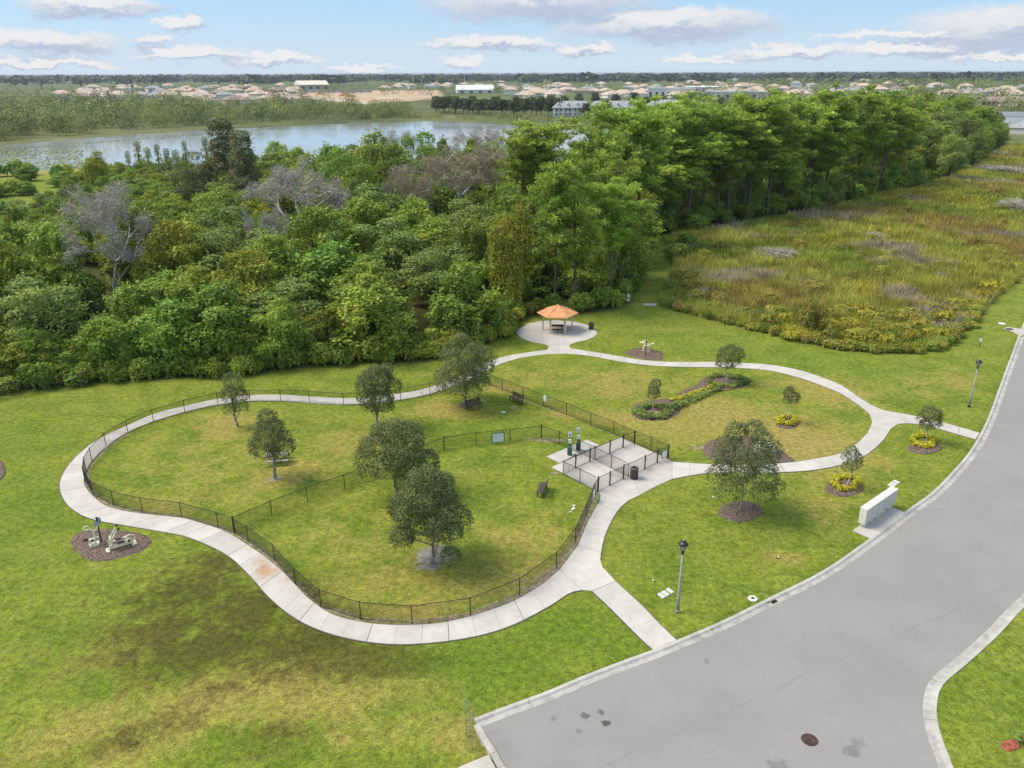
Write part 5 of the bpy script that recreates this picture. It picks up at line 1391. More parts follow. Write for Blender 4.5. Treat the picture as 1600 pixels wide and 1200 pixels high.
# fill the rest of the wood, front rows low and vine covered, farther rows higher
fp = forest_poly; lo = fp.min(0); hi = fp.max(0); cand = rng.uniform(lo, hi, (16000, 2)); cand = cand[sdist(cand, fp) > 2.6]
front = PP(forest_px[:27])[:, :2]
fd = seg_dist(cand, front, closed=False)
cnt = 0; fill = []
def sees(b, h):
    d = np.array([b[0], b[1], h - H]); q = d @ _f; x = 800 + FPX * (d @ _r) / q; return x
for c, dd in zip(cand.tolist(), fd.tolist()):
    if len(fill) >= 900: break
    x, y = c
    px_ = sees((x, y), 6)
    if px_ < -150 or px_ > 1640: continue
    marshside = px_ > 930
    deep = dd > 45
    hgt = (6.5 + min(dd, 30) * .16 + rng.uniform(-1.6, 2.8)) if not marshside else (7 + min(dd, 40) * .16 + rng.uniform(-1, 3))
    if px_ < 420 and dd > 55: hgt = min(hgt, 9.0)
    if 170 < px_ < 340 and dd > 62: hgt = min(hgt, 6.0)
    if px_ < 170 and dd > 40: hgt = min(hgt, 7.0)
    w = rng.uniform(.95, 1.35) * hgt
    w = max(7.0, min(13.5, w))
    sp = 0.50 if not deep else .58
    if any((x - a) ** 2 + (y - b_) ** 2 < (sp * .5 * (w + min(w2, 12))) ** 2 for a, b_, w2 in placed): continue
    placed.append((x, y, w)); fill.append((x, y, hgt, w, dd, marshside))
# leave out what the nearer crowns hide completely
skyl = np.full(2200, 5000.0)
def pix(x, y, z):
    d = np.array([x, y, z - H]); q = d @ _f; return 800 + FPX * (d @ _r) / q, 600 - FPX * (d @ _u) / q, q
for x, y, hgt, w, dd, marshside in sorted(fill, key=lambda t: t[1]):
    u = rng.random(); zn = zone(x, y)
    hv = max(hgt, 15) if (marshside and dd > 8 and u < .38) else hgt
    cx_, cy_, q_ = pix(x, y, hv); hw_ = FPX * w / 2 / q_; c0 = int(max(0, cx_ - hw_ + 300)); c1 = int(min(2199, cx_ + hw_ + 301))
    if c1 <= c0: continue
    if (skyl[c0:c1] > cy_ + 1).mean() < .27: continue
    cc_ = np.arange(c0, c1) - 300; dome = cy_ + .35 * hw_ * ((cc_ - cx_) / hw_) ** 2 + 3; skyl[c0:c1] = np.minimum(skyl[c0:c1], dome)
    if marshside and dd > 8 and u < .38:
        hgt = rng.uniform(13, 19) if dd > 15 else rng.uniform(11, 14); put('pine_%d' % rng.integers(7), 'pine_tree', (x, y), hgt, rng.uniform(5.5, 7.5), 'shorter pine with tufted crown ' + zn, 'tree', 'shorter pines ' + zn)
    elif u < .62:
        put(('br_a', 'br_b', 'br_c')[rng.integers(3)], 'vine_draped_tree', (x, y), hgt, w, 'vine-draped green broadleaf tree ' + zn, 'tree', 'vine-draped trees ' + zn)
    elif u < .76:
        put(('br_a', 'br_c')[rng.integers(2)], 'broadleaf_tree', (x, y), hgt, w, 'yellow-green broadleaf tree ' + zn, 'tree', 'yellow-green trees ' + zn, leaf='leaf_yellow')
    elif u < .88:
        put('br_e', 'large_leaved_tree', (x, y), hgt * .95, w, 'bright green large-leaved tree ' + zn, 'tree', 'bright green trees ' + zn)
    else:
        put('br_d', 'broadleaf_tree', (x, y), hgt * 1.08, w, 'deep green broadleaf tree ' + zn, 'tree', 'deep green trees ' + zn)
    cnt += 1

# thicket and hedge along the foot of the woods
edge = catmull(PP([(-230, 638), (-60, 622), (30, 612), (150, 598), (300, 590), (400, 584), (520, 570), (640, 565), (740, 543), (795, 518), (806, 500)])[:, :2], 6); edge, EL = resample(edge, 82)
for i, p in enumerate(edge):
    pxx = sees((p[0], p[1]), 1)
    q = p + rng.normal(0, .5, 2) + np.array([0, .9])
    hedge = pxx > 540
    put(('sh_a', 'sh_b', 'sh_a', 'sh_c')[i % 4], 'hedge_shrub' if hedge else 'edge_shrub', q, rng.uniform(1.9, 2.5) if hedge else rng.uniform(1.5, 2.9), rng.uniform(2.6, 3.4), 'leafy shrub in the vine hedge running up to the shelter' if hedge else 'leafy shrub edging the lawn ' + zone(q[0], q[1]), 'shrub', 'vine hedge by the shelter' if hedge else 'lawn-side shrubs ' + zone(q[0], q[1]), parts=('foliage', 'stem'), leaf='leaf_yellow' if hedge and i % 3 else None)
    if not hedge:
        put(('br_e', 'br_c', 'br_a')[i % 3], 'edge_tree', q + np.array([rng.uniform(-1, 1), 3.2]), rng.uniform(3.8, 5.6), rng.uniform(4.5, 6.5), 'low bushy tree behind the lawn-side shrubs ' + zone(q[0], q[1]), 'tree', 'low bushy trees ' + zone(q[0], q[1]), leaf=(None, 'leaf_yellow', 'leaf_mid')[i % 3])
    if hedge and pxx < 812:
        put('sh_a', 'hedge_shrub', q + np.array([-.6, 2.2]), rng.uniform(2.2, 3.2), rng.uniform(2.8, 3.8), 'leafy shrub in the vine hedge running up to the shelter', 'shrub', 'vine hedge by the shelter', parts=('foliage', 'stem'))
edge2 = catmull(PP([(806, 500), (850, 493), (905, 490), (965, 485), (986, 468), (1004, 438), (1018, 398), (1032, 368)])[:, :2], 5); edge2, _ = resample(edge2, 34)
for i, p in enumerate(edge2):
    q = p + rng.normal(0, .6, 2) + np.array([-.8, 1.2])
    put(('sh_b', 'sh_a', 'sh_c')[i % 3], 'edge_shrub', q, rng.uniform(1.6, 3.2), rng.uniform(2.6, 4), 'leafy shrub in the thicket behind the shelter and trail', 'shrub', 'thicket behind the shelter', parts=('foliage', 'stem'))
edge3 = catmull(PP([(1032, 368), (1120, 353), (1200, 341), (1290, 327), (1350, 307), (1430, 293), (1490, 273), (1545, 247)])[:, :2], 5); edge3, _ = resample(edge3, 44)
for i, p in enumerate(edge3):
    q = p + rng.normal(0, 1.2, 2) + np.array([-.8, 2.0])
    put(('br_c', 'br_a', 'br_e')[i % 3], 'edge_tree', q + np.array([rng.uniform(-4, -1), rng.uniform(3, 6)]), rng.uniform(4.5, 8), rng.uniform(6, 9), 'low bushy tree filling the gap under the marsh-side pines', 'tree', 'bushy trees under the marsh-side pines')
    put(('sh_a', 'sh_b', 'br_e')[i % 3], 'edge_shrub', q, rng.uniform(2, 4.5), rng.uniform(3.5, 6), 'leafy shrub where the pines meet the marsh', 'shrub', 'shrubs between pines and marsh', parts=('foliage', 'stem'), leaf='leaf_mid' if i % 3 == 2 else None)
# lakeside scrub left of the clearing
for k in range(26):
    b = P(rng.uniform(-40, 128), rng.uniform(272, 312)); put(('sh_a', 'sh_b', 'br_e')[k % 3], 'lakeside_shrub', b, rng.uniform(2.5, 5.5), rng.uniform(5, 8), 'shrub in the thicket between clearing and lake', 'shrub', 'thicket between clearing and lake', parts=('foliage', 'stem'))

# ------------------------------------------------------------------ marsh: reeds as one mass, bushes one by one
def marsh():
    n = 80000
    lo_, hi_ = marsh_poly.min(0), marsh_poly.max(0)
    # sampled thinner with distance
    q = rng.uniform(0, 1, (n * 3, 2)); yy = lo_[1] * (hi_[1] / lo_[1]) ** q[:, 1]; xx = lo_[0] + (hi_[0] - lo_[0]) * q[:, 0]
    xx = xx * 0 + (q[:, 0] * 1.0) * (yy * .95) + yy * .10
    c = np.c_[xx, yy]; c = c[sdist(c, marsh_poly) > .3][:n]
    n = len(c)
    z1 = vnoise(c[:, 0], c[:, 1], 14, 1) + .6 * vnoise(c[:, 0], c[:, 1], 6, 2); z2 = vnoise(c[:, 0], c[:, 1], 18, 5) + .5 * vnoise(c[:, 0], c[:, 1], 5, 6); z3 = vnoise(c[:, 0], c[:, 1], 11, 8) + .5 * vnoise(c[:, 0], c[:, 1], 4, 9)
    green = np.array([.30, .37, .065]); olive = np.array([.47, .46, .10]); brown = np.array([.40, .265, .10]); grey = np.array([.48, .40, .33]); gold = np.array([.48, .41, .07])
    col = green + (olive - green) * np.clip(z1 + .6, 0, 1)[:, None]
    col = col + (brown - col) * np.clip(z2 * 1.5 - .35, 0, .65)[:, None]
    col = col + (gold - col) * np.clip(-z2 * 1.5 - .35, 0, .7)[:, None]
    col = col + (grey - col) * np.clip(z3 * 2.4 - 1.0, 0, .8)[:, None]
    hgt = rng.uniform(.55, 1.55, n) * (1 + .25 * z1) * (1 + .35 * vnoise(c[:, 0], c[:, 1], 2.2, 12)); k = 7
    c3 = np.repeat(np.c_[c, np.zeros(n)], k, 0); hh = np.repeat(hgt, k) * rng.uniform(.6, 1.15, n * k)
    a = rng.uniform(0, 6.283, n * k); sp = rng.uniform(0, .55, n * k) * (np.repeat(c[:, 1], k) / 130)
    base = c3 + np.c_[np.cos(a) * sp, np.sin(a) * sp, np.zeros(n * k)]
    tip = base + np.c_[np.cos(a) * hh * .35 + rng.normal(0, .12, n * k), np.sin(a) * hh * .35 + rng.normal(0, .12, n * k), hh]
    wd = (.05 + .035 * rng.random(n * k)) * np.clip(c3[:, 1] / 110, 1, 2.6); b = rng.uniform(0, 6.283, n * k)
    off = np.c_[np.cos(b), np.sin(b), np.zeros(n * k)] * wd[:, None]
    v = np.stack([base - off, base + off, tip], 1).reshape(-1, 3); f = np.arange(n * k * 3).reshape(-1, 3)
    col = col * (1 + .35 * vnoise(c[:, 0], c[:, 1], 2.6, 14) + .2 * vnoise(c[:, 0], c[:, 1], 1.1, 15))[:, None]
    cc = np.repeat(np.repeat(col, k, 0) * rng.uniform(.5, 1.35, (n * k, 1)), 3, 0)
    mt, t, o = new_mat('reeds')
    at = N(t, 'ShaderNodeAttribute', attribute_name='c')
    bs = principled(t, at.outputs['Color'], .7, .1); tr = t.nodes.new('ShaderNodeBsdfTranslucent'); t.links.new(at.outputs['Color'], tr.inputs[0])
    mx = t.nodes.new('ShaderNodeMixShader'); mx.inputs[0].default_value = .25; t.links.new(bs.outputs[0], mx.inputs[1]); t.links.new(tr.outputs[0], mx.inputs[2]); t.links.new(mx.outputs[0], o.inputs[0])
    tag(link('marsh_reeds', np_mesh('marsh_reeds', v, f, colattr=dict(c=cc)), 'reeds'), 'olive and russet reeds and sedge filling the marsh', 'reeds', kind='stuff')
marsh()
mp = [(x, y, k) for x, y, k in [(1262, 515, 'willow')]]
b = P(1264, 522); make_broad('willow', 5, 5, 151, 'leaf_bright', 'bark_dark', 14, .28, 30, .02, 80, 'dome'); put('willow', 'willow_bush', b, 5.0, px_m(b, 62), 'tall light green willow bush at the edge of the marsh', 'bush', leaf='leaf_marsh', parts=('foliage', 'stem'))
bl = [(1330, 515), (1360, 505), (1385, 520), (1410, 500), (1440, 510), (1460, 530), (1480, 505), (1500, 480), (1510, 500), (1530, 470), (1550, 455), (1420, 535), (1350, 535), (1300, 520), (1240, 528), (1390, 540), (1570, 440), (1590, 420), (1450, 485), (1310, 500), (1230, 505), (1480, 530), (1340, 490)]
for (x, y) in bl:
    b = P(x, y); put('sh_d', 'marsh_bush', b, rng.uniform(1.3, 2.1), rng.uniform(3, 4.8), 'golden-green bush on the lawn side of the marsh', 'bush', 'golden bushes on the lawn side of the marsh', parts=('foliage', 'stem'))
ms = []
def mz(x, y):
    return min([(1100, 440, 'near the mown trail'), (1150, 370, 'in front of the pines'), (1290, 350, 'below the tall pines'), (1264, 500, 'around the willow bush'), (1420, 500, 'behind the golden bushes'), (1350, 430, 'in the heart of the marsh'), (1510, 375, 'around the pools of water'), (1480, 300, 'below the dark oaks'), (1580, 270, 'toward the grey-roofed house'), (1560, 430, 'beside the open verge')], key=lambda q: ((q[0] - x) / 2) ** 2 + (q[1] - y) ** 2)[2]
for k in range(400):
    x, y = rng.uniform(1040, 1600), rng.uniform(240, 540)
    b = P(x, y)
    if sdist(b[None, :2], marsh_poly)[0] < 2 or any(abs(x - a) < 18 and abs(y - c) < 6 for a, c in ms): continue
    ms.append((x, y)); 
    if len(ms) > 95: break
    put(('sh_d', 'sh_c', 'sh_a')[k % 3], 'marsh_bush', b, rng.uniform(1.1, 2.4), rng.uniform(1.8, 4.2), 'rounded olive bush in the reeds ' + mz(x, y), 'bush', 'olive bushes ' + mz(x, y), parts=('foliage', 'stem'), leaf='leaf_marsh')
make_bare('dead_sh', 2.6, 4, 152, 'leaf_bare', 1500, .30)
for (x, y, w) in [(1215, 405, 70), (1100, 470, 26), (1365, 375, 50), (1470, 440, 36), (1580, 330, 60), (1560, 270, 90)]:
    b = P(x, y); put('dead_sh', 'dead_bush', b, rng.uniform(1.3, 2.8), px_m(b, w * rng.uniform(.6, 1.1)), 'grey leafless bush among the marsh reeds', 'bush', 'grey dead bushes in the marsh', parts=('twigs', 'stem'))
for (x, y, h, w, lf) in [(1085, 362, 4, 45, 'leaf_bright'), (1060, 405, 3, 50, 'leaf_mid'), (1075, 440, 2.2, 50, 'leaf_marsh'), (1050, 458, 2, 40, 'leaf_mid'), (1090, 470, 1.8, 50, 'leaf_marsh'), (1070, 385, 3, 40, 'leaf_bright'), (1120, 488, 1.6, 50, 'leaf_marsh')]:
    b = P(x, y); put('sh_a', 'edge_shrub', b, h, px_m(b, w), 'green shrub between the mown trail and the reeds', 'shrub', 'shrubs between trail and reeds', leaf=lf, parts=('foliage', 'stem'))
rowm, _ = resample(catmull(PP([(1045, 481), (1100, 497), (1200, 521), (1300, 545), (1380, 553), (1450, 549), (1490, 531), (1540, 482)])[:, :2], 5), 62)
for i, p in enumerate(rowm):
    q = p + rng.normal(0, .35, 2) + np.array([.0, .7]); w_ = 'near the mown trail' if i < 20 else 'facing the northern path' if i < 42 else 'facing the open verge'
    put(('sh_a', 'sh_d', 'sh_b')[i % 3], 'fringe_shrub', q, rng.uniform(.7, 1.4), rng.uniform(1.6, 2.8), 'low shrub in the fringe of the marsh ' + w_, 'shrub', 'marsh fringe ' + w_, leaf='leaf_marsh' if i % 4 else 'leaf_mid', parts=('foliage', 'stem'))
# standing water showing among the reeds
sheet('marsh_water', PP([(1488, 372), (1500, 362), (1520, 360), (1532, 368), (1530, 378), (1512, 382), (1496, 380)])[:, :2], 0.18, 'water')
sheet('marsh_water', PP([(1500, 383), (1530, 380), (1536, 386), (1510, 390)])[:, :2], 0.18, 'water')

# lily pads along the shallow end of the lake
n = 3600
q = np.array([P(rng.uniform(-40, 135) if k % 3 else rng.uniform(-40, 420), 0) if False else P(*( (rng.uniform(-60, 130), rng.uniform(232, 264)) if k % 4 else (lambda t: (t, 232 - 38 * min(1, max(0, t / 520)) + rng.uniform(-2, 2) * .7))(rng.uniform(-40, 760)) )) for k in range(n)])
q[:, 2] = -.36 + rng.uniform(0, .04, n); nn = np.tile([0, 0, 1.0], (n, 1)) + rng.normal(0, .05, (n, 3)); nn /= np.linalg.norm(nn, axis=1)[:, None]
v, f, a = leaf_quads(q, nn, rng.uniform(.5, 1.5, n), .9)
tag(link('lily_pads', np_mesh('lily_pads', v, f, dict(v=a)), 'lily'), 'pale green lily pads floating along the lake edge', 'lily pads', kind='stuff')

# ------------------------------------------------------------------ distant woods, each belt one mass
def far_wood(name, label, pts, hs, ws, nl, lsize, mat='leaf_far'):
    """pts: ground points; leaf clumps for each tree, all in one mesh"""
    n = len(pts); r = rng
    hs = np.asarray(hs); ws = np.asarray(ws)
    d = unit(n * nl, r); d[:, 2] = np.where(d[:, 2] < -.8, -d[:, 2], d[:, 2])
    d *= (1 - .35 * r.random(n * nl) ** 2)[:, None]
    lump = 1 + .22 * np.sin(d[:, 0] * 6 + np.repeat(r.random(n) * 6, nl)) * np.cos(d[:, 1] * 6 + np.repeat(r.random(n) * 6, nl))
    c = np.repeat(np.c_[pts[:, :2], np.zeros(n)], nl, 0)
    w = np.repeat(ws, nl); h = np.repeat(hs, nl)
    p = c + np.c_[d[:, 0] * w * .5 * lump, d[:, 1] * w * .5 * lump, h * .45 + d[:, 2] * h * .52 * lump]
    p[:, 2] = np.maximum(p[:, 2], .2)
    nn = d * .8 + unit(n * nl, r) * .6 + np.array([0, 0, .3]); nn /= np.linalg.norm(nn, axis=1)[:, None]
    tint = np.repeat(r.random(n), nl)
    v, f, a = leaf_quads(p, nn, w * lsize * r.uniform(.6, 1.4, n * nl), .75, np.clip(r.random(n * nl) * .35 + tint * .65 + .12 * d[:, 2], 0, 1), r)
    tag(link(name, np_mesh(name, v, f, dict(v=a)), mat), label, 'woodland', kind='stuff')
def scatter(n, xr, yfun):
    q = []
    for _ in range(n):
        x = rng.uniform(*xr); lo_, hi_ = yfun(x); q.append(P(x, rng.uniform(lo_, hi_)))
    return np.array(q)
sh = lambda x: np.interp(x, [-260, 0, 100, 250, 400, 550, 640], [230, 221, 212, 201, 193, 187.5, 184])
q = scatter(760, (-120, 640), lambda x: (np.interp(x, [-200, 200, 400, 560, 640], [158, 163, 166, 168, 171]), sh(x)))
hs = rng.choice([4, 6, 8, 9.5, 11, 14], len(q), p=[.15, .28, .27, .2, .07, .03]) * rng.uniform(.85, 1.15, len(q)) * np.interp(q[:, 0], [-300, -60], [1.3, .85]); far_wood('lakeshore_wood', 'mixed scrubby wood covering the far shore of the lake', q, hs, hs * rng.uniform(.8, 1.25, len(q)), 300, .068)
q = scatter(90, (560, 1130), lambda x: (183, np.interp(x, [560, 700, 800, 1130], [186, 186, 190, 200])))
hs = rng.uniform(2.5, 6, len(q)); far_wood('shore_scrub', 'low scrub on the grassy far bank before the grey houses', q, hs, hs * rng.uniform(1, 1.8, len(q)), 150, .09)
q = scatter(200, (-250, 480), lambda x: (133, 160)); hs = rng.uniform(8, 15, len(q)); far_wood('suburb_trees', 'dark garden trees scattered between the houses across the lake', q, hs, hs * rng.uniform(.7, 1.1, len(q)), 100, .11)
q = scatter(260, (480, 1750), lambda x: (131, 150)); hs = rng.uniform(8, 15, len(q)); far_wood('suburb_trees', 'green garden trees scattered between the pale houses and warehouses', q, hs, hs * rng.uniform(.8, 1.2, len(q)), 100, .11)
q = scatter(230, (1040, 1750), lambda x: (146, 178)); hs = rng.uniform(9, 15, len(q)); far_wood('middle_wood', 'belt of green wood between the pines and the far houses', q, hs, hs * rng.uniform(.8, 1.2, len(q)), 180, .09)
q = scatter(420, (1150, 1800), lambda x: (122, 136)); hs = rng.uniform(10, 17, len(q)); far_wood('eastern_wood', 'light green wood beyond the houses toward the horizon', q, hs, hs * rng.uniform(1, 1.5, len(q)), 60, .15)
q = scatter(1300, (-250, 1850), lambda x: (118.5, 128)); q = q[q[:, 1] < 14000]; hs = rng.uniform(11, 19, len(q)); far_wood('horizon_wood', 'blue-green wood running along the whole horizon', q, hs, hs * rng.uniform(1.4, 2.6, len(q)), 60, .16, 'leaf_horizon')
q = np.array([[rng.uniform(-.85, .95) * d_, d_, 0] for d_ in rng.uniform(2600, 10000, 1700)]); hs = rng.uniform(14, 26, len(q)); far_wood('skyline_wood', 'farthest tree line meeting the sky', q, hs, hs * rng.uniform(2.5, 5, len(q)), 40, .2, 'leaf_horizon')
# dark row of oaks beyond the lake
make_broad('row_oak', 12, 12, 161, 'leaf_row', 'bark_dark', 16, .9, 5, .06, 0, 'dome')
for k in range(24):
    x = 678 + (880 - 678) * k / 23 + rng.uniform(-3, 3); y = np.interp(x, [678, 760, 880], [176, 180, 181]) + (k % 2) * -2.5
    b = P(x, y); put('row_oak', 'dark_oak', b, rng.uniform(11, 14), rng.uniform(12, 16), 'dark rounded oak in the row along the far lake bank', 'tree', 'dark oak row beyond the lake')
for (x, y) in [(1035, 172), (1055, 168), (1078, 172), (1100, 168), (1012, 168), (990, 165), (960, 166), (930, 163), (905, 163), (880, 166), (860, 168), (945, 182), (915, 183), (1125, 170)]:
    b = P(x, y); put('row_oak', 'dark_oak', b, rng.uniform(10, 13), rng.uniform(11, 15), 'dark oak growing around the grey-roofed townhouses', 'tree', 'dark oaks round the townhouses')
make_broad('far_cyp', 16, 6, 162, 'leaf_row', 'bark_dark', 10, .9, 6, .05, 0, 'cone', (.3, .45))
for (x, y, h) in [(208, 146, 24), (66, 140, 20), (252, 138, 20), (128, 139, 17)]:
    b = P(x, y); put('far_cyp', 'tall_conifer', b, h, 9, 'tall dark conifer standing among the far houses', 'tree', 'conifers among the far houses')

# ------------------------------------------------------------------ distant houses
def house_parts(w, d, h, rh, hip=True, garage=True):
    wl = MB().box((0, 0, h / 2), (w, d, h)); e = .6
    rf = MB(); x, y = w / 2 + e, d / 2 + e; rx = max(.5, x - y * .95) if hip else x
    rf.add([(-x, -y, h), (x, -y, h), (x, y, h), (-x, y, h), (-rx, 0, h + rh), (rx, 0, h + rh), (-x, -y, h - .25), (x, -y, h - .25), (x, y, h - .25), (-x, y, h - .25)],
           [(0, 1, 5, 4), (1, 2, 5), (2, 3, 4, 5), (3, 0, 4), (6, 7, 1, 0), (7, 8, 2, 1), (8, 9, 3, 2), (9, 6, 0, 3), (9, 8, 7, 6)])
    wing = MB(); gw, gd = w * .42, d * .42; gx_ = w * .26
    wl2 = MB().box((gx_, -d / 2 - gd / 2 + .3, h * .46), (gw, gd, h * .92))
    x0, x1, y0, y1 = gx_ - gw / 2 - .5, gx_ + gw / 2 + .5, -d / 2 - gd - .2, -d / 2 + d * .35
    wing.add([(x0, y0, h * .92), (x1, y0, h * .92), (x1, y1, h * .92), (x0, y1, h * .92), (gx_, y0 + gw * .45, h * .92 + rh * .7), (gx_, y1, h * .92 + rh * .7)], [(0, 1, 4), (1, 2, 5, 4), (3, 0, 4, 5), (2, 3, 5)])
    wn = []
    for k in range(4):
        wn.append(MB().box((-w * .42 + k * w * .16, -d / 2 - .02, h * .52), (w * .08, .08, h * .42)).mesh('window'))
    gdoor = MB().box((gx_, -d / 2 - gd + .28, h * .36), (gw * .72, .08, h * .66)).mesh('garage_door')
    return dict(wall=wl.mesh('wall'), wing=wl2.mesh('wing_wall'), roof=rf.mesh('roof'), wing_roof=wing.mesh('wing_roof'), wn=wn, gd=gdoor)
HP = [house_parts(20, 13, 3.4, 3.2), house_parts(17, 12, 6.0, 3.0), house_parts(23, 15, 3.6, 3.6)]
MC = {}
def mesh_m(me, mat):
    k = (me.name, mat)
    if k not in MC:
        c = me.copy() if len(me.materials) else me
        if c is not me: c.materials.clear()
        c.materials.append(MATS[mat]); MC[k] = c
    return MC[k]
def house(x, y, kind, wall, roof, label, group, rz=None, s=1.0):
    b = P(x, y); hp = HP[kind]
    r_ = thing('house', (b[0], b[1], 0), rng.choice([0, .3, -.3, 1.57, .8, 3.14, -.9]) + face_rot(b) if rz is None else rz, label, 'house', group, scale=(s, s, s))
    for nm, me, mt in [('wall', hp['wall'], wall), ('wing_wall', hp['wing'], wall), ('roof', hp['roof'], roof), ('wing_roof', hp['wing_roof'], roof), ('garage_door', hp['gd'], 'stucco_white')] + [('window', q, 'window_dark') for q in hp['wn']]:
        o = bpy.data.objects.new(nm, mesh_m(me, mt)); COL.objects.link(o); o.parent = r_
    return r_
cols = [('stucco_cream', 'roof_tan', 'cream house with tan roof'), ('stucco_cream', 'roof_pink', 'cream house with pinkish roof'), ('stucco_tan', 'roof_brown', 'tan house with brown roof'), ('stucco_white', 'roof_grey', 'white house with grey roof'), ('stucco_white', 'roof_tan', 'white house with tan roof')]
def estate(n, xr, yr, where, group, minx=16, miny=2.2):
    got = []
    for _ in range(n * 12):
        if len(got) >= n: break
        x, y = rng.uniform(*xr), rng.uniform(*yr)
        if any(abs(x - a) < minx and abs(y - c) < miny for a, c in got): continue
        got.append((x, y)); w, r_, l = cols[rng.choice(5, p=[.28, .28, .12, .16, .16])]
        house(x, y, int(rng.integers(3)), w, r_, l + ' ' + where, group + ': ' + l, s=rng.uniform(1.1, 1.35))
estate(60, (95, 470), (137, 163), 'in the estate across the lake', 'houses across the lake')
estate(50, (790, 1180), (134, 153), 'in the estate beyond the dark oak row', 'houses beyond the oak row')
estate(14, (590, 790), (134, 141), 'beyond the graded building site', 'houses beyond the building site')
estate(48, (1150, 1700), (133, 154), 'behind the pine wood toward the horizon', 'houses behind the pine wood', 14)
estate(14, (470, 1500), (125.5, 130), 'isolated near the horizon', 'houses near the horizon', 30)
for (x, y) in [(1552, 165), (1578, 163), (1600, 166), (1625, 163)]:
    house(x, y, 2, 'stucco_tan', 'roof_brown', 'tan house with brown roof just behind the long white wall', 'houses behind the white wall', s=1.15)
house(1598, 208, 0, 'stucco_white', 'roof_grey', 'grey-roofed house at the pond on the edge of the marsh', None, s=.9)
b = P(1573, 206); 
# townhouse blocks with dormers
def townhouse(x, y, w, label):
    b = P(x, y); r_ = thing('townhouse', (b[0], b[1], 0), face_rot(b) + .12, label, 'townhouse', None)
    MB().box((0, 0, 3.0), (w, 13, 6.0)).build('wall', 'stucco_white', r_)
    rf = MB(); X_, Y_ = w / 2 + .8, 7.6; rf.add([(-X_, -Y_, 6), (X_, -Y_, 6), (X_, Y_, 6), (-X_, Y_, 6), (-X_ + 5, 0, 10.6), (X_ - 5, 0, 10.6), (-X_, -Y_, 5.6), (X_, -Y_, 5.6), (X_, Y_, 5.6), (-X_, Y_, 5.6)], [(0, 1, 5, 4), (1, 2, 5), (2, 3, 4, 5), (3, 0, 4), (6, 7, 1, 0), (7, 8, 2, 1), (8, 9, 3, 2), (9, 6, 0, 3), (9, 8, 7, 6)])
    ro = rf.build('roof', 'roof_grey', r_)
    n = max(2, int(w / 7))
    for k in range(n):
        cx = -w / 2 + w * (k + .5) / n
        d_ = MB(); d_.box((cx, -4.6, 7.9), (1.9, 2.6, 1.9)); d_.add([(cx - 1.2, -6.1, 8.8), (cx + 1.2, -6.1, 8.8), (cx, -6.1, 9.8), (cx - 1.2, -3, 8.8), (cx + 1.2, -3, 8.8), (cx, -2.6, 9.8)], [(0, 1, 2), (1, 4, 5, 2), (0, 2, 5, 3), (3, 5, 4)])
        d_.build('dormer', 'stucco_white', ro)
        for z in (1.4, 4.3):
            MB().box((cx - 1.4, -6.52, z), (1.2, .08, 1.6)).build('window', 'window_dark', r_)
            MB().box((cx + 1.4, -6.52, z), (1.2, .08, 1.6)).build('window', 'window_dark', r_)
townhouse(893, 181, 28, 'white townhouse block with grey dormered roof next to the dark oak row')
townhouse(963, 181, 40, 'longest white townhouse block with grey dormered roof')
townhouse(1038, 178, 26, 'white townhouse block with grey dormered roof half behind the trees')
def shed(x, y, w, d, h, rh, wall, roof, label, name='warehouse', rz=0.0, doors=4):
    b = P(x, y); r_ = thing(name, (b[0], b[1], 0), face_rot(b) + rz, label, 'building')
    MB().box((0, 0, h / 2), (w, d, h)).build('wall', wall, r_)
    rf = MB(); X_, Y_ = w / 2 + .6, d / 2 + .6; rf.add([(-X_, -Y_, h), (X_, -Y_, h), (X_, Y_, h), (-X_, Y_, h), (-X_, 0, h + rh), (X_, 0, h + rh)], [(0, 1, 5, 4), (2, 3, 4, 5), (0, 4, 3), (1, 2, 5), (0, 3, 2, 1)])
    rf.build('roof', roof, r_)
    for k in range(doors): MB().box((-w / 2 + w * (k + .5) / doors, -d / 2 - .03, h * .36), (w / doors * .35, .1, h * .55)).build('door', 'window_dark', r_)
    return r_
shed(487, 139.5, 62, 40, 9, 8, 'stucco_tan', 'stucco_cream', 'large cream gabled barn beside the building site', 'barn', .3)
shed(742, 145, 60, 30, 5, 7, 'stucco_white', 'roof_white', 'bright white-roofed hall behind the dark oak row', 'hall', .1)
shed(1040, 152, 46, 30, 11, 1, 'stucco_white', 'roof_grey', 'tall white flat-roofed block left of the long warehouse', 'warehouse', 0, 6)
shed(1062, 149, 40, 24, 9, 1, 'stucco_white', 'roof_grey', 'white flat-roofed block squeezed between two warehouses', 'warehouse', .1, 4)
shed(1143, 154, 62, 30, 8, 1.5, 'stucco_white', 'roof_grey', 'long white warehouse with grey roof above the pines', 'warehouse', 0, 6)
shed(1100, 144, 60, 30, 8, 1.5, 'stucco_white', 'roof_white', 'pale warehouse with white roof behind the long one', 'warehouse', 0, 5)
# long white wall by the pond
a, c = P(1543, 181.5), P(1760, 181.5); w_ = thing('boundary_wall', a, math.atan2(c[1] - a[1], c[0] - a[0]), 'long white panelled wall standing behind the pond', 'wall'); L = np.linalg.norm(c - a); n = int(L / 6)
for k in range(n):
    MB().box((L * (k + .5) / n, 0, 1.5), (L / n - .4, .16, 3.0)).build('panel', 'stucco_white', w_); MB().box((L * k / n, 0, 1.65), (.4, .4, 3.3)).build('pier', 'stucco_white', w_)
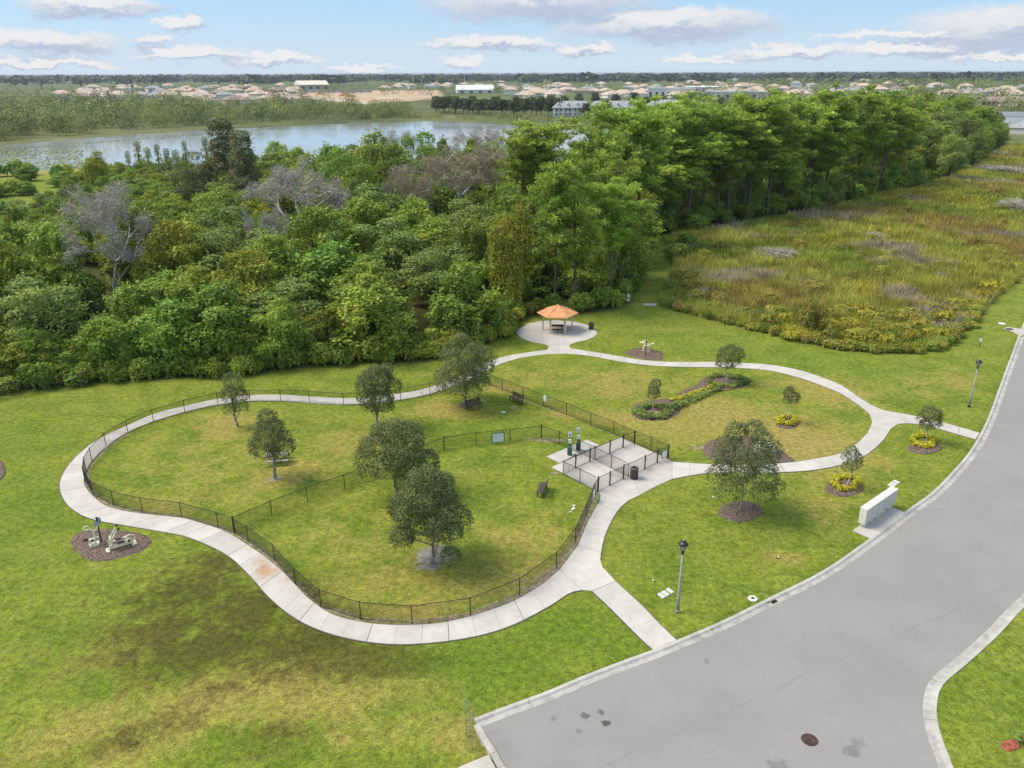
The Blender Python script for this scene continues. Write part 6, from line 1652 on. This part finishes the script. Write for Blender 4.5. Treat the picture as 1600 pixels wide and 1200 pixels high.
# silt fence and soil heaps on the site
for i, (x, y, w, h) in enumerate([(540, 150, 22, 5), (500, 148, 16, 3), (548, 151.5, 14, 3.5)]):
    b = P(x, y); mb = MB(); vs = []; fs = []; m_ = 14
    for (rr, zz) in ((1, 0), (.75, .45), (.4, .85), (.12, 1)):
        for k in range(m_): vs.append((w / 2 * rr * math.cos(6.283 * k / m_) * rng.uniform(.85, 1.15), w / 2 * rr * math.sin(6.283 * k / m_) * rng.uniform(.85, 1.15), zz * h))
    for q_ in range(3):
        for k in range(m_): fs.append((q_ * m_ + k, q_ * m_ + (k + 1) % m_, (q_ + 1) * m_ + (k + 1) % m_, (q_ + 1) * m_ + k))
    fs.append(tuple(3 * m_ + k for k in range(m_))); mb.add(vs, fs)
    simple('soil_heap_%d' % i, (.40, .21, .11), .95, .05, var=.2, scale=.3)
    o_ = mb.build('soil_heap', 'soil_heap_%d' % i, None, True); o_.location = b; tag(o_, ['largest orange soil heap on the graded site', 'low orange soil heap near the barn', 'small orange soil heap beside the largest one'][i], 'soil heap')
a, c = P(452, 145), P(582, 144.5); mb = MB(); dv = (c - a)[:2]; L = np.linalg.norm(dv)
w_ = thing('site_wall', a, math.atan2(dv[1], dv[0]), 'long grey wall along the back of the graded site', 'wall')
for k in range(12): MB().box((L * (k + .5) / 12, 0, 2.6), (L / 12 - .6, .4, 5.2)).build('panel', 'roof_grey', w_)
a, c = P(455, 152), P(575, 163); dv = (c - a)[:2]; L = np.linalg.norm(dv); w_ = thing('silt_fence', a, math.atan2(dv[1], dv[0]), 'low white barrier slanting along the front of the graded site', 'fence')
for k in range(14): MB().box((L * (k + .5) / 14, 0, .9), (L / 14 - .5, .3, 1.8)).build('panel', 'stucco_white', w_)
b = P(726, 134); r_ = thing('radio_mast', b, 0, 'thin pale radio mast above the far roofs', 'mast'); MB().tube([(0, 0, 0), (0, 0, 34)], [.7, .3], 6).build('mast', 'stucco_white', r_)
for z in (12, 22, 31): MB().box((0, 0, z), (2.2, 2.2, .5)).build('platform', 'stucco_white', r_)
# dark pavilion roof at the clearing on the left
b = P(-8, 352); r_ = thing('garden_pavilion', b, .2, 'dark hip-roofed pavilion at the clearing beyond the thicket', 'pavilion')
MB().add([(-3.6, -3.6, 2.7), (3.6, -3.6, 2.7), (3.6, 3.6, 2.7), (-3.6, 3.6, 2.7), (0, 0, 4.4)], [(0, 1, 4), (1, 2, 4), (2, 3, 4), (3, 0, 4), (3, 2, 1, 0)]).build('roof', 'dark_brown', r_)
for x in (-3, 3):
    for y in (-3, 3): MB().box((x, y, 1.34), (.25, .25, 2.7)).build('post', 'dark_brown', r_)
MB().box((0, 2.9, 1.2), (6, .15, 2.4)).build('rear_wall', 'dark_brown', r_)

# ------------------------------------------------------------------ haze
hz = MB().box((0, 0, 15.0), (46000, 46000, 36.0)).mesh('haze')
mt, t, o = new_mat('haze')
pv = t.nodes.new('ShaderNodeVolumePrincipled'); pv.inputs['Color'].default_value = (0.80, 0.88, 1.0, 1); pv.inputs['Density'].default_value = 0.00006; pv.inputs['Anisotropy'].default_value = 0.3
t.links.new(pv.outputs[0], o.inputs['Volume'])
ho = link('haze', hz, 'haze'); tag(ho, 'thin pale haze over the distant country', 'haze', kind='stuff')
